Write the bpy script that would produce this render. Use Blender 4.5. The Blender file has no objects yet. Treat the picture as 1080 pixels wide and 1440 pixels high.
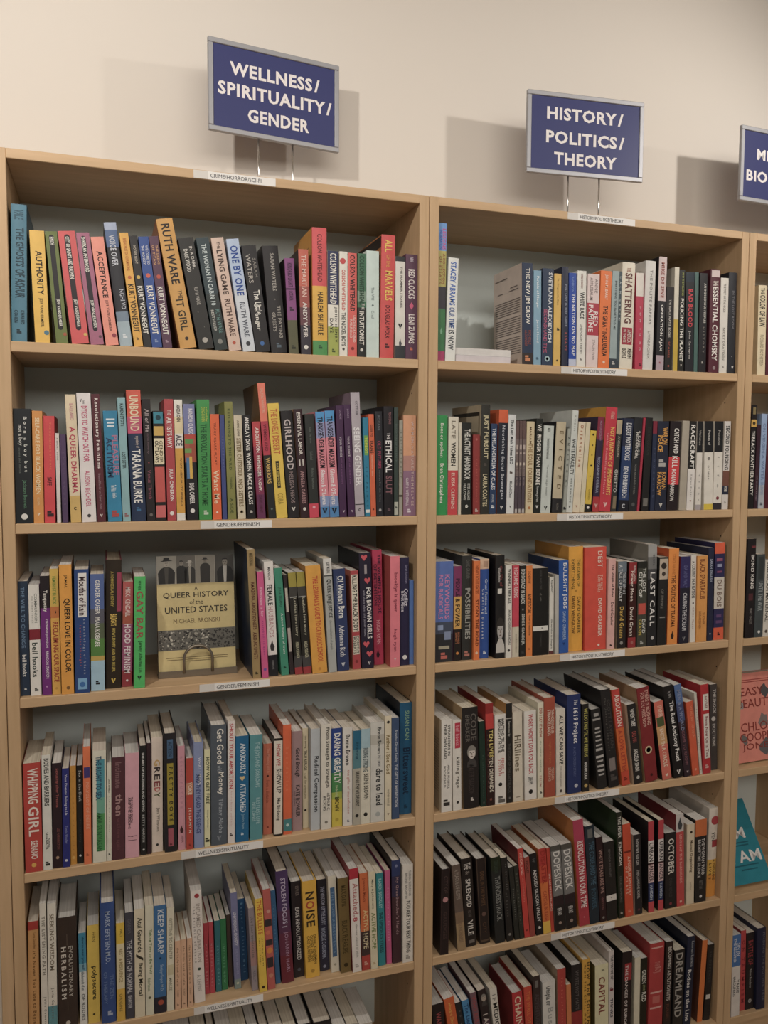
import bpy, math, random
from mathutils import Matrix, Vector
SC = bpy.context.scene
COL = SC.collection
# ------------------------------------------------------------------ camera
cd = bpy.data.cameras.new('camera'); cam = bpy.data.objects.new('camera', cd); COL.objects.link(cam)
cd.sensor_fit = 'VERTICAL'; cd.sensor_height = 36.0; cd.sensor_width = 27.0
cd.lens = 29.1069; cd.clip_start = 0.02; cd.clip_end = 50
cam.matrix_world = Matrix(((0.946448, 0.017338, -0.322390, 0.165692), (-0.322822, 0.065225, -0.944209, -1.584197), (0.004657, 0.997720, 0.067329, 1.497042), (0.000000, 0.000000, 0.000000, 1.000000)))
SC.camera = cam
# ------------------------------------------------------------------ view, world, lamps and fill lights
SC.view_settings.view_transform = 'Standard'; SC.view_settings.look = 'None'
SC.view_settings.gamma = 1.0; SC.view_settings.use_curve_mapping = False
SC.view_settings.exposure = 0.0
wd = bpy.data.worlds.new('room_light'); SC.world = wd; wd.use_nodes = True
wd.node_tree.nodes['Background'].inputs[0].default_value = (0.95, 0.90, 0.82, 1)
wd.node_tree.nodes['Background'].inputs[1].default_value = 0.15

def spot(name, loc, tgt, power, size, blend, rad, col):
    l = bpy.data.lights.new(name, 'SPOT'); l.energy = power; l.spot_size = math.radians(size)
    l.spot_blend = blend; l.shadow_soft_size = rad; l.color = col
    o = bpy.data.objects.new(name, l); COL.objects.link(o); o.location = loc
    o.rotation_euler = (Vector(tgt) - Vector(loc)).to_track_quat('-Z', 'Y').to_euler()
    return o
def area(name, loc, tgt, power, sx, sy, col):
    l = bpy.data.lights.new(name, 'AREA'); l.shape = 'RECTANGLE'; l.size = sx; l.size_y = sy; l.energy = power; l.color = col
    o = bpy.data.objects.new(name, l); COL.objects.link(o); o.location = loc
    o.rotation_euler = (Vector(tgt) - Vector(loc)).to_track_quat('-Z', 'Y').to_euler()
    return o
WARM = (1.0, 0.945, 0.875)
spot('track_spot', (-0.25, -0.85, 2.52), (0.2, 0.1, 1.95), 33, 100, 0.8, 0.03, WARM)
spot('track_spot', (2.1, -0.85, 2.52), (1.5, 0.1, 1.95), 33, 96, 0.8, 0.03, WARM)
area('added_near_fill', (0.7, -1.9, 2.92), (0.8, 0.0, 1.9), 10, 2.4, 0.5, WARM)  # added soft fill overhead, evens the light over the rows
area('added_far_fill', (0.6, -3.7, 2.75), (0.8, 0.0, 2.15), 44, 3.0, 0.9, WARM)  # added fill further back, brightens the shelf interiors at a shallow angle

# ------------------------------------------------------------------ materials
MATS = {}
def lin(h):
    v = [int(h[i:i+2], 16) / 255 for i in (0, 2, 4)]
    v = [c / 12.92 if c <= 0.04045 else ((c + 0.055) / 1.055) ** 2.4 for c in v]
    y = 0.3*v[0] + 0.59*v[1] + 0.11*v[2]
    return [0.9*(0.88*c + 0.12*y) for c in v]
def nodes(name):
    m = bpy.data.materials.new(name); m.use_nodes = True; nt = m.node_tree
    return m, nt, nt.nodes['Principled BSDF']
def mat(h, rough=0.42, var=0.07):
    key = (h, rough)
    if key in MATS: return MATS[key]
    m, nt, b = nodes('printed_' + h)
    c = lin(h); n = nt.nodes.new('ShaderNodeTexNoise'); n.inputs['Scale'].default_value = 38; n.inputs['Detail'].default_value = 3
    tc = nt.nodes.new('ShaderNodeTexCoord'); nt.links.new(tc.outputs['Object'], n.inputs['Vector'])
    r = nt.nodes.new('ShaderNodeValToRGB')
    r.color_ramp.elements[0].position = 0.3; r.color_ramp.elements[1].position = 0.7
    r.color_ramp.elements[0].color = [max(0, x * (1 - var)) for x in c] + [1]
    r.color_ramp.elements[1].color = [min(1, x * (1 + var)) for x in c] + [1]
    nt.links.new(n.outputs['Fac'], r.inputs[0]); nt.links.new(r.outputs[0], b.inputs['Base Color'])
    b.inputs['Roughness'].default_value = rough; b.inputs['Specular IOR Level'].default_value = 0.35
    MATS[key] = m; return m
def birch(name, scl, a, b_, rough=0.5):
    m, nt, b = nodes(name)
    tc = nt.nodes.new('ShaderNodeTexCoord'); mp = nt.nodes.new('ShaderNodeMapping'); mp.inputs['Scale'].default_value = scl
    n = nt.nodes.new('ShaderNodeTexNoise'); n.inputs['Scale'].default_value = 6; n.inputs['Detail'].default_value = 6; n.inputs['Roughness'].default_value = 0.6
    r = nt.nodes.new('ShaderNodeValToRGB'); r.color_ramp.elements[0].position = 0.32; r.color_ramp.elements[1].position = 0.68
    r.color_ramp.elements[0].color = a + (1,); r.color_ramp.elements[1].color = b_ + (1,)
    nt.links.new(tc.outputs['Object'], mp.inputs['Vector']); nt.links.new(mp.outputs[0], n.inputs['Vector'])
    nt.links.new(n.outputs['Fac'], r.inputs[0]); nt.links.new(r.outputs[0], b.inputs['Base Color'])
    b.inputs['Roughness'].default_value = rough; b.inputs['Specular IOR Level'].default_value = 0.3
    return m
BA, BB = (0.51, 0.345, 0.195), (0.61, 0.42, 0.25)
BIRCH_V = birch('birch_veneer_upright', (9, 9, 0.8), BA, BB)
BIRCH_H = birch('birch_veneer_level', (0.8, 9, 9), BA, BB)
def paper(name, a, b_):
    m, nt, b = nodes(name)
    tc = nt.nodes.new('ShaderNodeTexCoord'); mp = nt.nodes.new('ShaderNodeMapping'); mp.inputs['Scale'].default_value = (900, 6, 2)
    n = nt.nodes.new('ShaderNodeTexNoise'); n.inputs['Scale'].default_value = 1.0; n.inputs['Detail'].default_value = 2
    r = nt.nodes.new('ShaderNodeValToRGB'); r.color_ramp.elements[0].position = 0.3; r.color_ramp.elements[1].position = 0.65
    r.color_ramp.elements[0].color = a + (1,); r.color_ramp.elements[1].color = b_ + (1,)
    nt.links.new(tc.outputs['Object'], mp.inputs['Vector']); nt.links.new(mp.outputs[0], n.inputs['Vector'])
    nt.links.new(n.outputs['Fac'], r.inputs[0]); nt.links.new(r.outputs[0], b.inputs['Base Color'])
    b.inputs['Roughness'].default_value = 0.8; b.inputs['Specular IOR Level'].default_value = 0.1
    return m
PAGES = [paper('page_edges_white', (0.60, 0.57, 0.52), (0.76, 0.73, 0.68)), paper('page_edges_cream', (0.56, 0.50, 0.40), (0.72, 0.66, 0.54)),
         paper('page_edges_grey', (0.52, 0.50, 0.47), (0.66, 0.64, 0.60)), paper('page_edges_warm', (0.58, 0.52, 0.44), (0.70, 0.64, 0.55))]
def plain(name, c, rough=0.6, metal=0.0, var=0.05, scale=8):
    m, nt, b = nodes(name)
    n = nt.nodes.new('ShaderNodeTexNoise'); n.inputs['Scale'].default_value = scale; n.inputs['Detail'].default_value = 4
    tc = nt.nodes.new('ShaderNodeTexCoord'); nt.links.new(tc.outputs['Object'], n.inputs['Vector'])
    r = nt.nodes.new('ShaderNodeValToRGB')
    r.color_ramp.elements[0].color = [x * (1 - var) for x in c] + [1]; r.color_ramp.elements[1].color = [min(1, x * (1 + var)) for x in c] + [1]
    nt.links.new(n.outputs['Fac'], r.inputs[0]); nt.links.new(r.outputs[0], b.inputs['Base Color'])
    b.inputs['Roughness'].default_value = rough; b.inputs['Metallic'].default_value = metal; b.inputs['Specular IOR Level'].default_value = 0.3
    return m
WALL = plain('wall_paint', (0.74, 0.685, 0.62), 0.85, 0, 0.02, 3)
BACK = plain('back_board_paint', (0.76, 0.82, 0.79), 0.7, 0, 0.03, 5)
FLOOR = plain('floor_boards', (0.36, 0.22, 0.12), 0.6, 0, 0.15, 10)
CEIL = plain('ceiling_paint', (0.75, 0.72, 0.66), 0.9)
STEEL = plain('brushed_steel', (0.38, 0.38, 0.40), 0.5, 0.6, 0.06, 40)
CHROME = plain('polished_rod', (0.72, 0.70, 0.68), 0.18, 1.0, 0.02)
BRONZE = plain('dark_bookend_metal', (0.24, 0.21, 0.17), 0.36, 0.7, 0.06, 30)
STRIP = plain('label_paper', (0.80, 0.78, 0.75), 0.6, 0, 0.03, 30)
STRIPG = plain('label_paper_aged', (0.66, 0.63, 0.59), 0.6, 0, 0.04, 30)
HOLE = plain('drilled_hole', (0.05, 0.035, 0.025), 0.9)
INK = plain('label_ink', (0.06, 0.06, 0.07), 0.7)
SIGNBLUE = plain('sign_blue', (0.045, 0.052, 0.16), 0.42, 0, 0.04, 12)
SIGNWHITE = plain('sign_white', (0.82, 0.78, 0.77), 0.6)

# ------------------------------------------------------------------ mesh helpers
class MB:
    def __init__(s): s.v = []; s.f = []; s.m = []; s.mats = []
    def mi(s, m):
        if m not in s.mats: s.mats.append(m)
        return s.mats.index(m)
    def face(s, pts, m):
        i = len(s.v); s.v += [tuple(p) for p in pts]; s.f.append(tuple(range(i, i + len(pts)))); s.m.append(s.mi(m))
    def raw(s, vs, fs, m):
        i = len(s.v); s.v += [tuple(p) for p in vs]; k = s.mi(m)
        for f in fs: s.f.append(tuple(i + a for a in f)); s.m.append(k)
    def box(s, a, b, m):
        x0, y0, z0 = a; x1, y1, z1 = b
        s.raw([(x0,y0,z0),(x1,y0,z0),(x1,y1,z0),(x0,y1,z0),(x0,y0,z1),(x1,y0,z1),(x1,y1,z1),(x0,y1,z1)],
              [(0,3,2,1),(4,5,6,7),(0,1,5,4),(1,2,6,5),(2,3,7,6),(3,0,4,7)], m)
    def bbox_(s, a, b, m, e=0.001):
        # box with its four long front edges eased
        x0, y0, z0 = a; x1, y1, z1 = b
        pr = [(x0+e, y0), (x1-e, y0), (x1, y0+e), (x1, y1), (x0, y1), (x0, y0+e)]
        n = len(pr); lv = [(z0, e), (z0+e, 0), (z1-e, 0), (z1, e)]; vs = []
        for z, d in lv:
            for (x, y) in pr:
                vs.append((min(max(x, x0+d), x1-d), max(y, y0+d), z))
        fs = [tuple(range(n))[::-1], tuple(range(3*n, 4*n))]
        for k in range(3):
            for i in range(n): fs.append((k*n+i, k*n+(i+1) % n, (k+1)*n+(i+1) % n, (k+1)*n+i))
        s.raw(vs, fs, m)
    def tube(s, pts, r, m, n=8, caps=True):
        pts = [Vector(p) for p in pts]; rings = []; up = Vector((0.3, 1, 0.2)).normalized()
        for i, p in enumerate(pts):
            d = (pts[min(i+1, len(pts)-1)] - pts[max(i-1, 0)]).normalized()
            u = d.cross(up).normalized(); w = d.cross(u)
            rings.append([p + (u*math.cos(2*math.pi*k/n) + w*math.sin(2*math.pi*k/n))*r for k in range(n)])
        vs = [p for R in rings for p in R]; fs = []
        for i in range(len(pts)-1):
            for k in range(n): fs.append((i*n+k, i*n+(k+1) % n, (i+1)*n+(k+1) % n, (i+1)*n+k))
        if caps: fs += [tuple(range(n))[::-1], tuple(range((len(pts)-1)*n, len(pts)*n))]
        s.raw(vs, fs, m)
    def build(s, name, parent=None, smooth=False):
        me = bpy.data.meshes.new(name); me.from_pydata(s.v, [], s.f)
        for m in s.mats: me.materials.append(m)
        me.polygons.foreach_set('material_index', s.m)
        if smooth: me.polygons.foreach_set('use_smooth', [True]*len(s.f))
        me.update(); o = bpy.data.objects.new(name, me); COL.objects.link(o)
        if parent: o.parent = parent
        return o
def thing(name, label, cat, loc=(0,0,0), rot=(0,0,0), group=None):
    o = bpy.data.objects.new(name, None); COL.objects.link(o); o.empty_display_size = 0.02
    o.location = loc; o.rotation_euler = rot; o['label'] = label; o['category'] = cat
    if group: o['group'] = group
    return o

# ------------------------------------------------------------------ lettering
TX = {}; GL = {}
def _shape(body, bold):
    cu = bpy.data.curves.new('t', 'FONT'); cu.body = body; cu.size = 1; cu.offset = bold; cu.resolution_u = 2
    ob = bpy.data.objects.new('t', cu); COL.objects.link(ob)
    me = bpy.data.meshes.new_from_object(ob.evaluated_get(bpy.context.evaluated_depsgraph_get()))
    vs = [(v.co.x, v.co.y) for v in me.vertices]; fs = [tuple(p.vertices) for p in me.polygons]
    bpy.data.objects.remove(ob); bpy.data.curves.remove(cu); bpy.data.meshes.remove(me)
    return vs, fs
def _wid(v): return max(p[0] for p in v) - min(p[0] for p in v)
CHARS = sorted(set("ABCDEFGHIJKLMNOPQRSTUVWXYZabcdefghijklmnopqrstuvwxyz0123456789&.,:'()/-"))
for _b in (0.0, 0.012, 0.022, 0.034):
    _hh = _wid(_shape('HH', _b)[0])
    for _c in CHARS:
        GL[(_c, _b)] = (_shape(_c, _b), _wid(_shape('H' + _c + 'H', _b)[0]) - _hh)
def glyphs(s, sp=1.0, bold=0.012):
    # outlines of a line of lettering, scaled to a unit box, and its width / height
    key = (s, round(sp, 2), bold)
    if key in TX: return TX[key]
    vs = []; fs = []; x = 0.0
    for ch in s:
        if ch == ' ': x += (0.12 if '/' in s and s[-1] == '/' and s.count(' ') == 1 else 0.28)*sp; continue
        (gv, gf), ad = GL.get((ch, bold), GL[('o', bold)])
        i = len(vs); vs += [(x+p[0], p[1]) for p in gv]; fs += [tuple(i+k for k in f) for f in gf]
        x += ad + (sp-1)*0.55 + bold*1.6
    if not vs: TX[key] = None; return None
    x0 = min(v[0] for v in vs); x1 = max(v[0] for v in vs); y0 = min(v[1] for v in vs); y1 = max(v[1] for v in vs)
    r = ([((x-x0)/(x1-x0), (y-y0)/(y1-y0)) for x, y in vs], fs, (x1-x0)/(y1-y0))
    TX[key] = r; return r
def fit(s, L, hh, bold):
    g = glyphs(s, 1.0, bold)
    if not g: return None, hh
    r = L / (g[2]*hh)
    if r > 1.3: g = glyphs(s, min(2.6, 1 + (r-1.3)*0.9), bold)
    elif r < 0.34: hh = max(hh*0.6, L/(g[2]*0.34))
    return g, hh
def ell(cx, cz, rx, rz, n=16): return [(cx + rx*math.cos(2*math.pi*i/n), cz + rz*math.sin(2*math.pi*i/n)) for i in range(n)]
def emblem(k, r):
    if k == 'o': return [ell(0, 0, r, r)]
    if k == 's': return [[(-r,-r*.9),(r,-r*.9),(r,r*.15),(-r,r*.15)], [(-r,r*.35),(r*.3,r*.35),(r*.3,r),(-r,r)]]
    if k == 't': return [[(-r,r),(-r*.3,r),(r*.15,-r),(-r*.15,-r)], [(r*.2,r),(r,r),(r*.25,-r*.6),(-.02*r,-r*.1)]]
    if k == 'd': return [[(0,-r*1.5),(r,0),(0,r*1.5),(-r,0)]]
    if k == 'h': return [[(0,-r),(r*.95,r*.1),(r,r*.55),(r*.7,r*.9),(r*.3,r*.85),(0,r*.45)], [(0,-r),(0,r*.45),(-r*.3,r*.85),(-r*.7,r*.9),(-r,r*.55),(-r*.95,r*.1)]]
    if k == 'b': return [[(-r*.7,-r*2.2),(r*.5,-r*2.4),(r,-r*.6),(r*.35,r*.8),(r*.1,r*2.4),(-r*.35,r*1.2),(-r,-r*.2)]]
    if k == 'c': 
        a = [(r*math.cos(t), r*math.sin(t)) for t in [math.pi*.25 + i*math.pi*1.5/10 for i in range(11)]]; b = [(x*.55, z*.55) for x, z in a]
        return [[a[i], a[i+1], b[i+1], b[i]] for i in range(10)]
    if k == 'f': return [ell(r*.55*math.cos(i*1.257), r*.55*math.sin(i*1.257), r*.4, r*.4, 8) for i in range(5)]
    return []

# ------------------------------------------------------------------ books
def book_parts(root, w, h, d, hb, col, side, bands, tx, seed):
    rnd = random.Random(seed)
    th = 0.0022 if hb else 0.0006
    if w < 0.009: th = min(th, 0.0012)
    b = min(0.0016, w*0.06) if hb else min(0.0004, w*0.02)
    ys = lambda x: b*min(1.0, abs(2*x/w))**2
    n = 8 if hb else 4
    c0 = mat(col); cs = mat(side) if side else c0
    # cover: U shaped profile, split where the printed bands change
    e = min(0.0012 if hb else 0.0006, w*0.1)
    O = [(-w/2, d), (-w/2, b+e)] + [((-w/2+e*.4) + (w-e*.8)*i/n, ys((-w/2+e*.4) + (w-e*.8)*i/n)) for i in range(n+1)] + [(w/2, b+e), (w/2, d)]
    I = []
    for i, (x, y) in enumerate(O):
        ix = min(max(x, -w/2+th), w/2-th); iy = y if i in (0, len(O)-1) else max(y+th, b+th if i in (1, len(O)-2) else y+th)
        I.append((ix, iy))
    def bandcol(t):
        for (t0, t1, c) in bands:
            if t0 <= t < t1: return mat(c)
        return c0
    cuts = sorted(set([0.0, 1.0] + [v for q in bands for v in q[:2]]))
    m = MB(); N = len(O)
    zs = [h*(1-t) for t in cuts]
    lv = [[(x, y, z) for x, y in O] for z in zs]
    base = 0; vs = [p for L in lv for p in L]; o0 = len(m.v); m.v += vs
    for k in range(len(cuts)-1):
        bm = bandcol((cuts[k]+cuts[k+1])/2)
        for i in range(N-1):
            mm = bm if 1 <= i < N-2 else cs
            m.f.append((o0+k*N+i, o0+(k+1)*N+i, o0+(k+1)*N+i+1, o0+k*N+i+1)); m.m.append(m.mi(mm))
    pg = PAGES[rnd.randrange(4)]
    i0 = len(m.v); m.v += [(x, y, h) for x, y in I] + [(x, y, 0) for x, y in I]
    last = o0 + (len(cuts)-1)*N
    for i in range(N-1):
        m.f.append((i0+i, i0+i+1, i0+N+i+1, i0+N+i)); m.m.append(m.mi(pg))
        m.f.append((o0+i, o0+i+1, i0+i+1, i0+i)); m.m.append(m.mi(bandcol(0.0) if 1 <= i < N-2 else cs))
        m.f.append((last+i, i0+N+i, i0+N+i+1, last+i+1)); m.m.append(m.mi(c0))
    m.f.append((o0, i0, i0+N, last)); m.m.append(m.mi(cs)); m.f.append((o0+N-1, last+N-1, i0+2*N-1, i0+N-1)); m.m.append(m.mi(cs))
    m.build('cover', root)
    # page block
    ins = 0.003 if hb else 0.0008; p = MB(); px = w/2-th-0.0001
    y0 = b+th+(0.0012 if hb else 0.0002); y1 = d-(0.0035 if hb else 0.0006)
    if hb:
        prof = [(-px, y1), (-px, y0)] + [(-px+2*px*i/4, y0-(0.7*b)*(1-(2*i/4-1)**2)) for i in range(1, 4)] + [(px, y0), (px, y1), (px*.5, y1-b), (-px*.5, y1-b)]
    else: prof = [(-px, y1), (-px, y0), (px, y0), (px, y1)]
    q = len(prof); vs = [(x, y, ins) for x, y in prof] + [(x, y, h-ins) for x, y in prof]
    p.raw(vs, [tuple(range(q))[::-1], tuple(range(q, 2*q))] + [(i, (i+1) % q, q+(i+1) % q, q+i) for i in range(q)], pg)
    p.build('page_block', root)
    # printed spine
    pan = MB(); emb = MB(); ttl = MB(); sml = MB(); lay = 0
    words = [t for t in tx if t[0] and t[0][0] not in '*#']
    main = max(words, key=lambda t: (t[2]-t[1])*t[4]) if words else None
    for t in tx:
        if not t[0]: continue
        if t[0][0] == '#':
            _, t0, t1, c, wf, cx = t; lay += 1; mm = mat(c)
            x0 = max(-w*.49, cx*w-wf*w/2); x1 = min(w*.49, cx*w+wf*w/2); z1 = h*(1-t0); z0 = h*(1-t1)
            if t[0] == '#r':
                r = (x1-x0)/2; zc = [(x0+r+r*math.cos(a), z1-r+r*math.sin(a)) for a in [math.pi*i/8 for i in range(9)]] + [(x0+r+r*math.cos(a), z0+r+r*math.sin(a)) for a in [math.pi+math.pi*i/8 for i in range(9)]]
                pan.face([(x, -0.00012, z) for x, z in zc], mm)
            else:
                S = 4
                for i in range(S):
                    xa = x0+(x1-x0)*i/S; xb = x0+(x1-x0)*(i+1)/S; yo = 0.0001+0.00003*lay
                    pan.face([(xa, ys(xa)-yo, z0), (xb, ys(xb)-yo, z0), (xb, ys(xb)-yo, z1), (xa, ys(xa)-yo, z1)], mm)
        elif t[0][0] == '*':
            k = t[0][1]; tt, c, rf, cx = t[1:5]; zc = h*(1-tt); xc = cx*w; r = rf*w/2; yo = 0.0003+0.00003*lay
            if k in 'pP':   # small printed portrait: shoulders, hair, face, features
                q = 2.3 if k == 'P' else 1.3; hc = '8f8a82' if k == 'p' else '3a3532'; D = 0.00004
                for (P_, cc, dy) in (([(xc-1.0*r, zc-2.1*q*r), (xc+1.0*r, zc-2.1*q*r), (xc+.9*r, zc-1.35*q*r), (xc+.35*r, zc-.8*q*r), (xc-.35*r, zc-.8*q*r), (xc-.9*r, zc-1.35*q*r)], 'cfcac2' if k == 'P' else '4a4644', 0),
                        (ell(xc, zc+.15*q*r, r*.95, q*r*1.0), hc, D), (ell(xc, zc-.05*q*r, r*.7, q*r*.85), c, 2*D),
                        ([(xc-.72*r, zc+.35*q*r), (xc+.72*r, zc+.35*q*r), (xc+.5*r, zc+.85*q*r), (xc-.3*r, zc+.9*q*r)], hc, 3*D),
                        (ell(xc-.3*r, zc+.05*q*r, r*.15, q*r*.06, 8), '4a4440', 3*D), (ell(xc+.3*r, zc+.05*q*r, r*.15, q*r*.06, 8), '4a4440', 3*D),
                        ([(xc-.06*r, zc), (xc+.06*r, zc), (xc+.14*r, zc-.3*q*r), (xc-.14*r, zc-.3*q*r)], '8a7a70', 3*D), (ell(xc, zc-.5*q*r, r*.26, q*r*.055, 8), '6a5048', 3*D)):
                    emb.face([(min(max(x, -w*.48), w*.48), -yo-dy, z) for x, z in P_], mat(cc))
                continue
            for P_ in emblem(k, r):
                emb.face([(min(max(xc+x, -w*.48), w*.48), -yo, zc+z) for x, z in P_], mat(c))
        else:
            s, t0, t1, c, hf, cx = t; L = (t1-t0)*h; hf = min(.86, hf*(1.2 if abs(cx) < .1 else 1.05)) if hf < .6 else hf; bold = 0.022 if (hf > .4 or t is main) else 0.012
            g, hh = fit(s, L, hf*w, bold)
            if not g: continue
            yo = 0.0003+0.00003*lay
            vs = []
            for u, v in g[0]:
                x = min(max(cx*w+(v-.5)*hh, -w*.485), w*.485); vs.append((x, -yo, h*(1-t0)-u*L))
            (ttl if t is main else sml).raw(vs, g[1], mat(c, 0.5, 0.02))
    if pan.f: pan.build('spine_panel', root)
    if emb.f: emb.build('spine_emblem', root)
    if ttl.f: ttl.build('title_lettering', root)
    if sml.f: sml.build('small_lettering', root)
# ------------------------------------------------------------------ the room
def struct(name, m): 
    o = m.build(name); o['kind'] = 'structure'; return o
q = MB(); q.box((-4, 0.281, 0), (6, 0.40, 3.0), WALL); struct('wall_back', q)
q = MB(); q.box((-4, -4, -0.05), (6, 0.281, 0), FLOOR); struct('floor', q)
q = MB(); q.box((-4, -4, 3.0), (6, 0.281, 3.05), CEIL); struct('ceiling', q)
q = MB(); q.box((-4, 0.268, 0.0), (-1.25, 0.281, 0.09), SIGNWHITE); struct('baseboard_left', q)
q = MB(); q.box((2.1, 0.268, 0.0), (6, 0.281, 0.09), SIGNWHITE); struct('baseboard_right', q)

# ------------------------------------------------------------------ bookcases
T, TB, TS, ZT = 2.02, 0.01703, 0.01807, 0.105
SHZ = [1.6934, 1.3746, 1.0617, 0.738, 0.4209]
DEP = 0.2749
ORD = ['top', 'second', 'third', 'fourth', 'fifth', 'lowest']
def lettering_box(m, s, x0, x1, z0, z1, y, mt, bold=0.0, fitw=True):
    g = glyphs(s, 1.0, bold)
    if not g: return
    L = x1-x0; H = z1-z0
    if not fitw:
        L2 = g[2]*H; x0 = (x0+x1)/2-L2/2; L = L2
    m.raw([(x0+u*L, y, z0+v*H) for u, v in g[0]], g[1], mt)
def bookcase(xa, xb, label, labels, shelves=5):
    t = TS*0+0.02044
    r = thing('bookcase', label, 'bookcase', ((xa+xb)/2, DEP/2, 0), group='birch bookcases along the wall')
    ox, oy = (xa+xb)/2, DEP/2
    def part(name, a, b, mt, bev=True):
        m = MB(); a = (a[0]-ox, a[1]-oy, a[2]); b = (b[0]-ox, b[1]-oy, b[2])
        (m.bbox_ if bev else m.box)(a, b, mt); return m.build(name, r)
    for a in (xa, xb-t):
        o = part('side_panel', (a, 0, 0), (a+t, DEP, T), BIRCH_V)
        m = MB(); xi = (a+t+.0001 if a == xa else a-.0001)-ox
        for y in (.04,):
            for i in range(26):
                z = .22+.064*i; m.face([(xi, y-oy+.002*math.cos(q), z+.002*math.sin(q)) for q in [math.pi*j/4 for j in range(8)]], HOLE)
        m.build('pin_holes', o)
    def strip(o, key, z):
        if key not in labels: return
        s, x0, x1, f0, f1 = labels[key]
        m = MB(); zc = z-(TS if key else TB)/2; hh = 0.0073
        m.box((x0-ox, -0.0005-oy, zc-hh), (x1-ox, -oy+0.00005, zc+hh), STRIP)
        w = x1-x0
        m.box((x0-ox, -0.0007-oy, zc-hh), (x0+w*(f0-.03)-ox, -oy-0.0005, zc+hh), STRIPG)
        lettering_box(m, s, x0+w*f0-ox, x0+w*f1-ox, zc-0.0036, zc+0.0036, -0.0009-oy, INK)
        m.build('shelf_label', o)
    o = part('top_panel', (xa+t, 0, T-TB), (xb-t, DEP, T), BIRCH_H); strip(o, 0, T)
    for k in range(shelves):
        z = SHZ[k]; o = part('shelf', (xa+t+.0003, 0.0004, z-TS), (xb-t-.0003, DEP-.005, z), BIRCH_H); strip(o, k+1, z)
    part('bottom_shelf', (xa+t, 0, ZT-TS), (xb-t, DEP-.005, ZT), BIRCH_H)
    part('plinth', (xa+t, 0.012, 0), (xb-t, 0.028, ZT-TS), BIRCH_H)
    part('back_board', (xa+t, DEP-.005, ZT-TS), (xb-t, DEP-.001, T-TB), BACK, False)
    return r
HP = 'HISTORY/POLITICS/THEORY'
bookcase(0, 0.8, 'wide birch bookcase filling the left half, under the wellness sign',
         {0: ('CRIME/HORROR/SCI-FI', .335, .487, .2, .82), 2: ('GENDER/FEMINISM', .341, .477, .22, .82), 3: ('GENDER/FEMINISM', .336, .471, .24, .84),
          4: ('WELLNESS/SPIRITUALITY', .2985, .4565, .2, .82), 5: ('WELLNESS/SPIRITUALITY', .319, .455, .18, .84)})
bookcase(0.8012, 1.6012, 'wide birch bookcase at centre right, under the history and politics sign',
         {0: (HP, 1.1177, 1.2873, .18, .82), 1: (HP, 1.109, 1.2765, .18, .82), 2: (HP, 1.1053, 1.2746, .18, .82), 3: (HP, 1.119, 1.2882, .18, .82),
          4: (HP, 1.1133, 1.2827, .18, .82), 5: (HP, 1.1106, 1.2786, .18, .82)})
bookcase(1.6024, 1.9564, 'narrow birch bookcase cut off by the right edge of the photo', {})
bookcase(-0.8012, -0.0012, 'birch bookcase of which only a panel shows at the far left edge', {})

# ------------------------------------------------------------------ rows of books
CASE = {'L': 'left bookcase', 'R': 'right bookcase', 'C': 'edge bookcase', 'A': 'far left bookcase'}
BACKS = {'whose pale back cover faces': [(.06, .94, .1+.0225*i, .109+.0225*i, '6a5e5a') for i in range(26) if i % 9] + [(.12, .45, .76, .77, '7a6c68'), (.15, .4, .79, .8, '7a6c68'), (.65, .85, .76, .77, '7a6c68'), (.5, .94, .9, .91, '6a5e5a')],
         'with beige back cover, lettered': [(.06, .95, .9, .935, '2f2a24'), (.06, .09, .3, .93, '2f2a24'), (.4, .6, .8, .815, '5a5044'), (.12, .3, .6, .61, '5a5044')],
         'white paperback at left end with spaced': [(.1, .9, .2+.03*i, .208+.03*i, 'a89c86') for i in range(20)],
         'tall hardback striped coral': [(.15, .75, .86, .865, '6a4a1c'), (.15, .7, .83, .835, '6a4a1c')],
         'tall red hardback with yellow comic': [(.02, .98, .9, .99, '2c2624')]}
def place(row, k, x, s, w, H, a, d, hb, col, side, desc, bands, tx):
    nm = ORD[k-1]
    a = math.radians(a)
    lab = desc if row == 'A' else '%s, %s shelf, %s' % (desc, nm, CASE[row])
    z = (SHZ+[ZT])[k-1]
    r = thing('book', lab, 'book', (x, s, z + w/2*abs(math.sin(a)) + 0.0003), (0, a, 0), 'books on the %s shelf of the %s' % (nm, CASE[row]))
    book_parts(r, w, H, d, hb, col, side, bands, tx, desc)
    for kk, rects in BACKS.items():
        if kk in desc:
            m = MB()
            for i, (y0, y1, z0, z1, c) in enumerate(rects):
                m.face([(-w/2-.0001-.00002*i, y0*d, z0*H), (-w/2-.0001-.00002*i, y1*d, z0*H), (-w/2-.0001-.00002*i, y1*d, z1*H), (-w/2-.0001-.00002*i, y0*d, z1*H)], mat(c))
            m.build('back_cover_print', r)
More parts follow.
